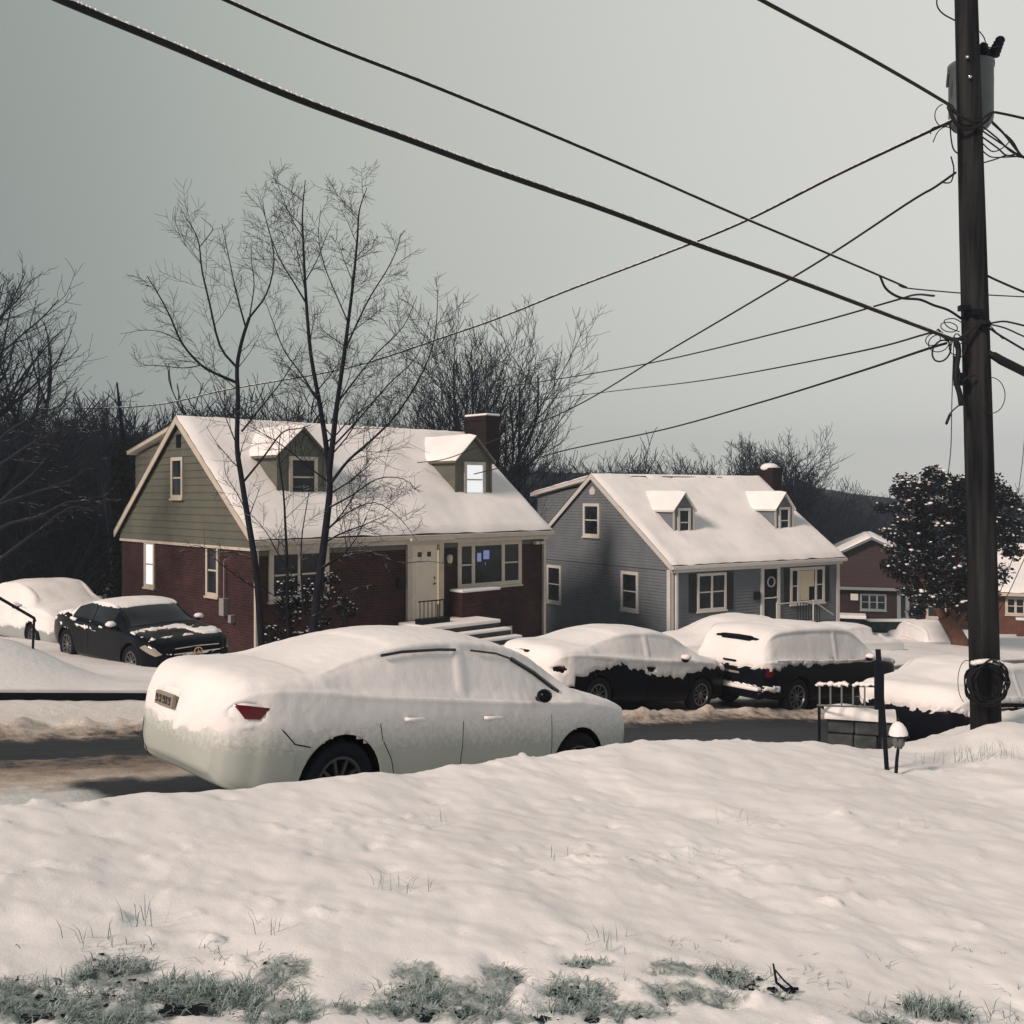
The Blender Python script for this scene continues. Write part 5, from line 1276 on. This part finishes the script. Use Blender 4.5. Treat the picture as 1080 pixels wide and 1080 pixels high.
# ------------------------------------------------------------------ utility pole
PZ = 11.5
WOOD = mat('pole_wood', (0.034, 0.034, 0.036), .9, spec=.05, col2=(.005, .007, .010), var=.5, vscale=14, bump=.8, bscale=25)
for q in WOOD.node_tree.nodes:          # grain runs up the pole
    if q.type == 'TEX_NOISE':
        mpg = WOOD.node_tree.nodes.new('ShaderNodeMapping'); mpg.inputs['Scale'].default_value = (1, 1, .06)
        src = q.inputs['Vector'].links[0].from_socket; WOOD.node_tree.links.new(src, mpg.inputs['Vector']); WOOD.node_tree.links.new(mpg.outputs[0], q.inputs['Vector'])
STEEL = mat('grey_tank', (0.10, 0.125, 0.135), .5, var=.15)
CABLE = mat('black_cable', (0.006, 0.007, 0.010), .6, snow=-.05, spec=.2)
CABLEP = mat('plain_cable', (0.008, 0.009, 0.013), .6, spec=.2)
pb = P(1040, 760, PZ); 
po = empty('utility_pole', pb, label='tall dark wooden utility pole with transformer and tangled cables', cat='utility pole')
def rel(pts, b): return [Vector(p)-b for p in pts]
m = MB(); m.tube(rel([P(1040, 775, PZ), P(1036, 600, PZ), P(1031, 420, PZ), P(1026, 250, PZ), P(1019, 0, PZ), P(1016, -90, PZ)], pb), [.168, .163, .155, .145, .125, .118], 20); m.build('shaft', WOOD, po, smooth=True)
m = MB(); c_ = P(1024, 100, PZ+.42)-pb; Mt = Matrix.Translation(c_)
m.lathe([(0, -.40), (.20, -.40), (.245, -.33), (.25, -.3), (.25, .30), (.262, .31), (.262, .36), (.2, .39), (0, .40)], 24, 0, Mt); tk = m.build('transformer', STEEL, po, smooth=True)
for (ix, iy) in ((1037, 50), (1054, 44)):
    m = MB(); q = P(ix, iy, PZ+.45)-pb; b_ = P(1040 if ix < 1045 else 1044, 66, PZ+.42)-pb
    ax_ = (q-b_).normalized(); m.tube([b_, q], [.03, .03], 8)
    for k_ in range(5): 
        z_ = b_.lerp(q, .45+.17*k_); m.tube([z_-ax_*.012, z_+ax_*.012], [.075-.004*k_, .06-.004*k_], 10)
    m.tube([q, q+ax_*.06], [.05, .02], 8)
    m.build('insulator', BLACKM, tk, smooth=True)
m = MB()
for (a_, b_) in ((1043, 72), (1000, 78)): m.tube(rel([P(a_, b_, PZ+.3), P(a_+(4 if a_ > 1020 else -1), b_+10, PZ+.3), P(a_+(4 if a_ > 1020 else -1), b_+14, PZ+.3)], pb), .016, 5)
m.build('bracket', BLACKM, tk)
for (bx_, by_) in ((1020, 60), (1023, 81)):
    m = MB(); q = P(bx_, by_, PZ-.15)-pb; m.blob(q, .022, 0, 1, 8, 5, 0); m.build('bolt', CHROME, po, smooth=True)
# clutter of drop loops and clamps on the pole
rng = random.Random(9)
def loop(mb_, cx_, cy_, rx_, ry_, z, r=.007, a0=0, a1=360, tilt=0):
    pts = []
    for k_ in range(25):
        a = R(a0+(a1-a0)*k_/24); u_, v_ = rx_*math.cos(a), ry_*math.sin(a)
        pts.append(P(cx_+u_*math.cos(tilt)-v_*math.sin(tilt), cy_+u_*math.sin(tilt)+v_*math.cos(tilt), z+.05*math.sin(a*2))-pb)
    mb_.tube(pts, r, 5)
m = MB()
for L, r in (([(998, 108), (1006, 118), (1020, 126), (1032, 128), (1045, 119), (1058, 120), (1085, 126)], .014), ([(1000, 112), (1008, 130), (1018, 136), (1028, 134), (1040, 128), (1046, 119)], .02), ([(1003, 110), (1012, 122), (1026, 130), (1036, 138), (1075, 164)], .009),
             ([(1036, 133), (1052, 146), (1064, 158), (1076, 165), (1090, 170)], .009), ([(1034, 143), (1052, 156), (1062, 164), (1076, 161)], .009), ([(1035, 150), (1048, 160), (1064, 150), (1058, 141), (1046, 130)], .007),
             ([(1036, 172), (1050, 168), (1062, 164), (1078, 166)], .008), ([(1035, 158), (1044, 165), (1054, 166), (1076, 165)], .007), ([(1046, 128), (1056, 138), (1062, 145), (1072, 158)], .012), ([(1060, 142), (1068, 150), (1078, 165), (1095, 168)], .014),
             ([(1002, 128), (1003, 145), (1006, 158), (1014, 164)], .008), ([(1008, 0), (992, -8), (988, 4), (994, 14), (1008, 22)], .008), ([(1033, 33), (1038, 40), (1040, 48)], .006), ([(1040, 50), (1048, 50), (1053, 48)], .006),
             ([(1003, 165), (1006, 178), (1004, 190), (1000, 193), (992, 192)], .008), ([(984, 150), (990, 138), (1003, 130)], .006)): m.tube(rel(catmull([tuple(P(a, b, PZ-.18)) for a, b in L], 4), pb), r, 6)
loop(m, 993, 139, 12, 6, PZ-.18, .007, 160, 350); loop(m, 996, 122, 10, 12, PZ-.18, .006, 80, 260)
m.build('upper_wiring', CABLEP, po, smooth=True)
m = MB()
for L, r in (([(988, 348), (998, 356), (1010, 358), (1020, 352), (1032, 342), (1044, 340)], .024), ([(1044, 341), (1058, 339), (1070, 341), (1090, 346)], .011), ([(1044, 342), (1060, 346), (1078, 354), (1090, 358)], .009), ([(1042, 345), (1052, 352), (1060, 357), (1082, 370)], .012), ([(1044, 343), (1055, 355), (1058, 357), (1050, 350)], .006),
             ([(1008, 360), (1011, 370), (1009, 385), (1008, 400), (1012, 415), (1014, 428)], .03), ([(1006, 375), (1007, 390), (1014, 402), (1020, 398), (1028, 396)], .012), ([(1012, 365), (1009, 380), (1012, 395), (1010, 410)], .014), ([(1016, 424), (1006, 432), (1001, 438), (998, 448)], .008), ([(1002, 437), (998, 447)], .016),
             ([(1006, 360), (1004, 420), (1003, 470), (1000, 500)], .005), ([(1014, 340), (1006, 336), (996, 338), (1000, 345), (1012, 350)], .006), ([(1006, 356), (1018, 362), (1016, 374), (1010, 378)], .009), ([(1006, 366), (1016, 360), (1008, 352), (1002, 368)], .007)): m.tube(rel(catmull([tuple(P(a, b, PZ-.2)) for a, b in L], 4), pb), r, 6)
loop(m, 993, 370, 9, 12, PZ-.2, .010, 0, 360, .5); loop(m, 984, 358, 8, 6, PZ-.2, .006, 0, 330, -.4); loop(m, 1001, 345, 9, 5, PZ-.2, .006, 0, 360, .2); loop(m, 1007, 366, 6, 8, PZ-.22, .006)
loop(m, 990, 362, 11, 9, PZ-.21, .006, 0, 300, -.3)
loop(m, 1045, 417, 15, 19, PZ-.17, .005, -100, 130, 0)
m.tube(rel([P(1042, 372, PZ-.1), P(1048, 375, PZ-.1), P(1056, 380, PZ-.1), P(1090, 397, PZ-.1)], pb), [.02, .045, .05, .05], 10)
for k_ in range(4): q = P(1044+k_*3, 373+k_*1.6, PZ-.1)-pb; m.blob(q, .035, 0, 1, 8, 5, .1)
m.build('lower_wiring', CABLEP, po, smooth=True)
m = MB()
for (x_, y_, w_, h_) in ((1017, 325, 7, 4), (1030, 330, 7, 5), (1012, 400, 6, 12), (1038, 345, 5, 5)):
    a = P(x_-w_/2, y_+h_/2, PZ-.19)-pb; b_ = P(x_+w_/2, y_-h_/2, PZ-.10)-pb; m.box(tuple(a), tuple(b_))
m.build('clamp', BLACKM, po)
# coil hung at the foot, snow on its top
co = MB(); cc_ = P(1040, 720, PZ-.28)
for k_ in range(13):
    rx_, rz2 = .215*rng.uniform(.8, 1.05), .235*rng.uniform(.85, 1.1); oy = rng.uniform(-.09, .05); ph = rng.uniform(-.05, .05)
    co.tube([Vector((math.cos(a/28*2*math.pi)*rx_+ph, oy+.03*math.sin(a+k_), math.sin(a/28*2*math.pi)*rz2+ph*.6)) for a in range(29)], .010, 5)
co.tube([Vector((-.24+math.cos(a/20*math.pi+1.2)*.1, -.05, .02+math.sin(a/20*math.pi+1.2)*.24)) for a in range(21)], .004, 4)
o = co.build('cable_coil', CABLE, None, smooth=True); o.location = cc_; tag(o, 'black coil of spare cable capped with snow at the foot of the pole', 'cable coil')
m = MB(); 
for k_ in range(9): m.blob((-.14+.035*k_, -.02, .225+.02*math.sin(k_/8*math.pi)), .05, 0, .55, 8, 5, .15)
m.build('snow', SNOW, o, smooth=True)

# overhead cables
def cable(label, pts, r, m_=None, group='overhead cables crossing the sky', n=10, sn=0):
    L = catmull([tuple(P(*p)) for p in pts], n); mb_ = MB(); o_ = Vector(L[0]); mb_.tube([Vector(q)-o_ for q in L], r, 6)
    o = mb_.build('overhead_cable', m_ or CABLEP, None, smooth=True); o.location = o_; tag(o, label, 'cable', group)
    if sn:      # broken ridges of snow along the top of the cable
        sb = MB(); rg_ = random.Random(int(r*1e4)+len(L)); V = [Vector(q)-o_ for q in L]; i = 0.0
        while i < len(V)-1.6:
            ln_ = rg_.uniform(.15, 1.1); seg = []
            for k_ in range(7):
                f = i+ln_*k_/6; a = int(f); seg.append(V[a].lerp(V[min(a+1, len(V)-1)], f-a)+Vector((0, 0, r*.75)))
            sb.tube(seg, [r*.15, r*.6, r*.75*rg_.uniform(.7, 1), r*.8, r*.7, r*.55, r*.15], 6); i += ln_+(rg_.uniform(.05, 1.0) if rg_.random() > sn else .05)
        sb.build('snow', SNOW, o, smooth=True)
def zat(px):   # depth of a street-parallel cable through the pole's attachments
    k = (5.45-(px-540)/F*11.4)/(.743-(px-540)/F*.669); return 11.4-.669*k
def run(L): return [(a, b, zat(a)) for a, b in L]
CS = mat('snow_flecked_cable', (0.006, 0.007, 0.010), .6, snow=.22, spec=.2)
cable('thickest cable running from the top left edge down to the pole, flecked with snow', run([(20, -22), (60, -2), (190, 52), (310, 103), (430, 147), (520, 180), (640, 222), (735, 258), (830, 292), (920, 326), (1008, 359)]), .019, CS, sn=.35, n=16)
cable('thin cable above the thickest one, sloping from the top edge to the pole', run([(200, -18), (238, 0), (340, 45), (450, 88), (560, 133), (680, 184), (780, 228), (870, 266), (940, 296), (956, 303)]), .010, CS, sn=.5, n=12)
cable('short thick cable descending from the top edge to the transformer', run([(770, -20), (803, 0), (900, 52), (960, 86), (1002, 111)]), .017)
cable('cable running from below the transformer over the bare trees to the far left', [(1003, 128, 11.4), (975, 141, 12), (880, 186, 14), (780, 236, 16), (690, 272, 18), (600, 306, 20), (530, 334, 22), (470, 355, 23.5), (367, 388, 25.5), (240, 411, 28), (165, 427, 30), (80, 431, 31.5), (0, 431, 33), (-60, 428, 34)], .018, CS, sn=.85)
cable('cable dropping from the pole toward the brick chimney, highest of the steep pair', [(1008, 182, 11.4), (985, 198, 11.8), (958, 214, 12.2), (870, 272, 14), (780, 326, 16), (700, 373, 18.5), (600, 432, 23), (507, 470, 29), (470, 484, 30), (440, 488, 31)], .014)
cable('spliced cable piece joining the thin cable to the pole', [(928, 291, 10.8), (935, 305, 10.9), (950, 314, 11), (970, 316, 11.1), (985, 322, 11.2), (1000, 327, 11.3), (1014, 336, 11.4)], .014)
cable('flat cable running left from the splice behind the brick house tree', [(985, 312, 11.4), (965, 311, 12.5), (940, 318, 14), (840, 346, 17), (700, 380, 22), (600, 398, 28), (517, 410, 34), (460, 416, 40)], .014)
cable('faint cable just below the spliced one ending near the chimney tree', [(985, 350, 11.4), (900, 372, 14), (750, 400, 20), (660, 411, 28), (575, 421, 36), (540, 424, 40)], .012)
cable('lowest cable falling gently from the pole to the brick house roof', [(998, 362, 11.4), (975, 369, 12), (900, 394, 14.5), (800, 425, 18), (700, 453, 22), (600, 474, 26), (553, 487, 28), (500, 500, 30)], .016)
cable('thin level wire passing behind the pole near the splice', [(948, 301, 11.6), (958, 304, 11.7), (1000, 308, 12), (1040, 311, 12.3), (1100, 314, 13)], .008)
cable('short cable leaving the pole to the right above the level wire', [(1034, 287, 11.6), (1050, 295, 11.4), (1080, 308, 11), (1110, 320, 10.6)], .013)
cable('guy wire slanting over the snowy roof right of the pole', [(1100, 520, 11), (1080, 560, 12), (1064, 600, 13), (1049, 640, 14)], .005)
cable('second guy wire crossing the snowy roof at the right edge', [(1100, 545, 11), (1080, 590, 11.6), (1064, 625, 12.2), (1050, 650, 13)], .005)
cable('thin upright wire dropping at the right edge beside the evergreen', [(1083, 430, 12), (1079, 480, 12), (1074, 520, 12)], .004)

# ------------------------------------------------------------------ small things
# leaning black post and solar lamp in the yard
g = P(935, 813, 9.2); m = MB(); m.tube(rel([P(936, 822, 9.2), P(932, 760, 9.2), P(928, 712, 9.2), P(926, 685, 9.2)], g), [.022, .022, .024, .026], 8)
po = empty('iron_post', g, label='leaning black iron post standing in the snow beside the solar lamp', cat='post'); m.build('shaft', BLACKM, po)
m = MB(); m.box(tuple(P(921.5, 748, 9.21)-g), tuple(P(933, 700, 9.17)-g)); m.build('sleeve', BLACKM, po, bevel=.01)
g = P(945, 822, 9.0); o = empty('solar_lamp', g, label='small garden solar lamp with a cone of snow on its hood', cat='garden lamp')
m = MB(); m.tube(rel([P(944, 832, 9), P(946, 800, 9), P(947.5, 788, 9)], g), [.018, .016, .014], 8); m.build('stake', BLACKM, o)
c_ = P(948, 781, 9)-g; Ml = Matrix.Translation(c_)@Matrix.Rotation(R(4), 4, 'Y')
m = MB(); m.lathe([(.0, -.07), (.03, -.068), (.055, -.03), (.062, .045)], 8, 0, Ml); m.build('lens', mat('smoky_lens', (.10, .12, .12), .15), o)
m = MB(); m.lathe([(.0, .045), (.085, .04), (.085, .052), (.03, .07), (0, .07)], 20, 0, Ml)
for q in range(6): a = q/6*6.28; m.tube([Ml@Vector((.065*math.cos(a), .065*math.sin(a), .045)), Ml@Vector((.03*math.cos(a), .03*math.sin(a), -.07))], .005, 4)
m.build('hood', BLACKM, o)
m = MB(); m.lathe([(.083, .052), (.082, .07), (.068, .115), (.045, .15), (.02, .168), (0, .172)], 20, 0, Ml@Matrix.Rotation(R(-8), 4, 'Y')); m.build('snow', SNOW, o, smooth=True)
# low black railing on a snow-topped stone wall
a_, b_ = P(862, 744, 12.2), P(929, 746, 11.4)
STN = mat('dark_stone', (.07, .08, .085), .85, var=.6, vscale=5, bump=.8, bscale=9)
o = empty('yard_railing', a_, label='low black railing with snow lumps in front of the suv', cat='railing')
m = MB(); dv = (b_-a_)
m.tube([Vector((0, 0, 0)), dv], .012, 6); m.build('bottom_rail', mat('frosted_rail', (.12, .13, .14), .5, snow=.1), o)
m = MB(); m.tube([Vector((0, 0, .255)), dv+Vector((0, 0, .24))], .016, 6); tr_ = m.build('top_rail', BLACKM, o)
for k_ in range(6):
    f = .04+.18*k_; q = dv*f; m = MB(); m.tube([q+Vector((0, 0, .0)), q+Vector((0, 0, .25))], .011, 5); m.build('baluster', mat('frosted_baluster', (.16, .17, .18), .5), o)
m = MB()
for (f0_, f1_) in ((.0, .22), (.30, .48), (.60, .80), (.82, .97)):
    for k_ in range(6): f = f0_+(f1_-f0_)*k_/5; m.blob(dv*f+Vector((0, 0, .262+rng.uniform(-.01, .01))), .022+.022*rng.random(), 0, .7, 7, 4, .35)
m.build('snow', SNOW, tr_, smooth=True)
for px in (864, 928):
    m = MB(); q = P(px, 744, 12.2 if px < 900 else 11.4)-a_; m.tube([q+Vector((0, 0, -.5)), q+Vector((0, 0, .3))], .018, 6); m.build('rail_post', BLACKM, o)
wa, wb = P(872, 775, 12.3), P(1000, 782, 11.9)
o = empty('stone_wall', wa, label='low dark stone wall with a thick snow cap behind the solar lamp', cat='wall')
dx_ = (wb-wa); dx_.z = 0; ln = dx_.length; ang = math.atan2(dx_.y, dx_.x); o.rotation_euler = (0, 0, ang)
m = MB(); rg = random.Random(4)
for row in range(3):
    x_ = 0
    while x_ < ln*.6:
        w_ = rg.uniform(.18, .36); m.box((x_, rg.uniform(-.02, .01), -.35+row*.19), (min(x_+w_-.012, ln*.62), .3, -.35+row*.19+.178)); x_ += w_
m.build('stones', STN, o, bevel=.02)
m = MB(); nn_ = 40; vs = []
for i in range(nn_+1):
    x_ = -.03+(ln*.60)*i/nn_; k_ = noise.noise((x_*2.3, 1, 4))
    for (y_, z_) in ((-.06, .21), (-.07-.02*k_, .25), (-.03, .31+.05*k_), (.12, .34+.05*k_), (.30, .31+.04*k_), (.36, .2)): vs.append((x_, y_, z_))
m.add(vs, [(i*6+j, (i+1)*6+j, (i+1)*6+j+1, i*6+j+1) for i in range(nn_) for j in range(5)]); m.build('snow', SNOW, o, smooth=True)
# handrail by the drive at the left edge
g = P(36, 680, 14.8); m = MB(); hr = empty('handrail', g, label='thin black handrail sloping down at the left edge in front of the buried car', cat='handrail')
m.tube(rel([P(-40, 606, 13.6), P(0, 631, 14.2), P(36, 652, 14.8), P(37, 656, 14.8)], g), .022, 6); m.build('rail', BLACKM, hr)
m = MB(); m.tube(rel([P(36, 652, 14.8), P(34, 700, 14.8)], g), .018, 6); m.build('rail_post', BLACKM, hr)
# dark stone retaining wall below the red house
wa = P(918, 672, 50); o = empty('retaining_wall', wa, label='dim stone retaining wall in front of the red house, snow on top', cat='wall')
m = MB(); rg = random.Random(8)
for row in range(3):
    x_ = 0
    while x_ < 2.4: w_ = rg.uniform(.25, .5); m.box((x_, rg.uniform(-.03, .02), -.7+row*.5), (x_+w_-.02, .5, -.7+row*.5+.47)); x_ += w_
m.build('stones', mat('dim_stone', (.03, .035, .04), .9, var=.5, vscale=2), o, bevel=.03)
m = MB(); m.box((-.05, -.06, .77), (2.45, .55, .86)); m.build('snow', SNOW, o, bevel=.03)

# turf blades and sprigs poking through the snow
gr = MB(); rg = random.Random(21)
def blade(x_, y_, h_, lean=.5):
    s_, t_ = st(x_, y_); z_ = EYE-float(d_ground(s_, t_))-.045
    a = rg.uniform(0, 6.28); w_ = .0022; d_ = Vector((math.cos(a), math.sin(a), 0)); o_ = Vector((-d_.y, d_.x, 0))*w_
    p = Vector((x_, y_, z_)); q = p+d_*h_*lean*.4+Vector((0, 0, h_*.6)); r_ = q+d_*h_*lean*.6+Vector((0, 0, h_*.4-.3*h_*lean))
    gr.add([p-o_, p+o_, q+o_*.8, q-o_*.8, r_], [(0, 1, 2, 3), (3, 2, 4)])
for (cx_, cy_, a_, b_) in PXY:
    for i in range(int(9000*a_*b_*math.pi)):
        q = rg.random()**.6; an = rg.uniform(0, 6.28); x_, y_ = cx_+a_*q*math.cos(an)*1.0, cy_+b_*q*math.sin(an)*1.0
        if noise.noise((x_*9, y_*9, 3)) < -.15: continue
        if q > .75 and noise.noise((x_*14, y_*14, 9)) < .05: continue
        blade(x_, y_, rg.uniform(.03, .075), rg.uniform(.5, 1.7))
for i in range(2600):
    x_, z_ = yard_pt(rg.uniform(-20, 1100), rg.uniform(990, 1100))
    if noise.noise((x_*5, z_*5, 40)) > .12: blade(x_, z_, rg.uniform(.05, .085), rg.uniform(.5, 1.5))
for (px, py, n_, h_) in ((425, 940, 12, .10), (405, 938, 6, .08), (460, 868, 5, .1), (770, 865, 5, .12), (968, 880, 3, .14), (150, 968, 10, .10), (275, 980, 8, .10), (95, 995, 8, .10), (600, 905, 4, .1), (1010, 798, 20, .16), (1045, 797, 22, .15), (1068, 800, 10, .2), (990, 800, 8, .13), (745, 905, 3, .1), (640, 1000, 10, .1)):
    x_, z_ = yard_pt(px, py)
    for i in range(n_): blade(x_+rg.gauss(0, .05)*z_*.3, z_+rg.gauss(0, .05), h_+.05, rg.uniform(.1, .7))
GRM = mat('frosted_grass', (0.40, 0.50, 0.49), .8, var=.75, vscale=16, col2=(.05, .08, .082))
gr.build('grass', GRM, kind='stuff', label='frosted grass blades poking through the thin snow in the foreground', cat='grass')
# small dark lumps set in the turf's dark gaps, and snow crumbs
dl_ = MB()
for i in range(420):
    cx_, cy_, a_, b_ = rg.choice(PXY); q = rg.random()**.7*1.1; an = rg.uniform(0, 6.28); x_, y_ = cx_+a_*q*math.cos(an), cy_+b_*q*math.sin(an)
    s_, t_ = st(x_, y_); z_ = EYE-float(d_ground(s_, t_))-.018+rg.uniform(-.01, .012)
    if noise.noise((x_*6, y_*6, 17)) < -.05: continue
    dl_.blob((x_, y_, z_), rg.uniform(.003, .012), 0, rg.uniform(.15, .5), 6, 3, .6)
for (pa, pb, py) in ((385, 550, 1067), (560, 640, 1072), (170, 215, 1058), (690, 745, 1050), (20, 70, 1068), (745, 800, 1040)):
    for i in range(46):
        x_, y_ = yard_pt(rg.uniform(pa, pb), py+rg.gauss(0, 2.5)); s_, t_ = st(x_, y_); dl_.blob((x_, y_, EYE-float(d_ground(s_, t_))-.022), rg.uniform(.006, .02), 0, .35, 6, 3, .6)
dl_.build('dark_lumps', [mat('dark_lump', (.008, .012, .018), .8), SNOW], kind='stuff', label='small dark lumps and snow crumbs among the frosted grass', cat='dead leaves')
# a fallen dark twig in the snow
x_, z_ = yard_pt(826, 1040); b0 = Vector((x_, z_, ground_z(x_, z_)))
m = MB(); m.tube([Vector((-.04, 0, .09)), Vector((-.03, -.01, .02)), Vector((0, -.03, .0)), Vector((.05, -.04, .01))], [.004, .006, .008, .006], 5); m.tube([Vector((-.035, -.01, .07)), Vector((.0, -.02, .03)), Vector((.03, -.04, .01))], .004, 5); m.blob((.02, -.04, .0), .022, 0, .5, 8, 5, .3); m.blob((-.05, -.03, .0), .02, 0, .5, 8, 5, .3)
o = m.build('fallen_twig', BLACKM, None, smooth=True); o.location = b0; tag(o, 'small dark twig lying on the foreground snow between grass patches', 'twig')

# ------------------------------------------------------------------ the night air between here and the far wood
m = MB(); m.box((-260, -12, -32), (330, 420, 26))
hm = bpy.data.materials.new('haze'); hm.use_nodes = True; n = hm.node_tree.nodes
for q in list(n):
    if q.type == 'BSDF_PRINCIPLED': n.remove(q)
pv = n.new('ShaderNodeVolumePrincipled'); pv.inputs['Color'].default_value = (.78, .88, 1.0, 1); pv.inputs['Density'].default_value = .0012; pv.inputs['Anisotropy'].default_value = .2
hm.node_tree.links.new(pv.outputs[0], n['Material Output'].inputs['Volume'])
m.build('haze', hm, kind='stuff', label='thin cold haze hanging over the street and the far wood', cat='haze')
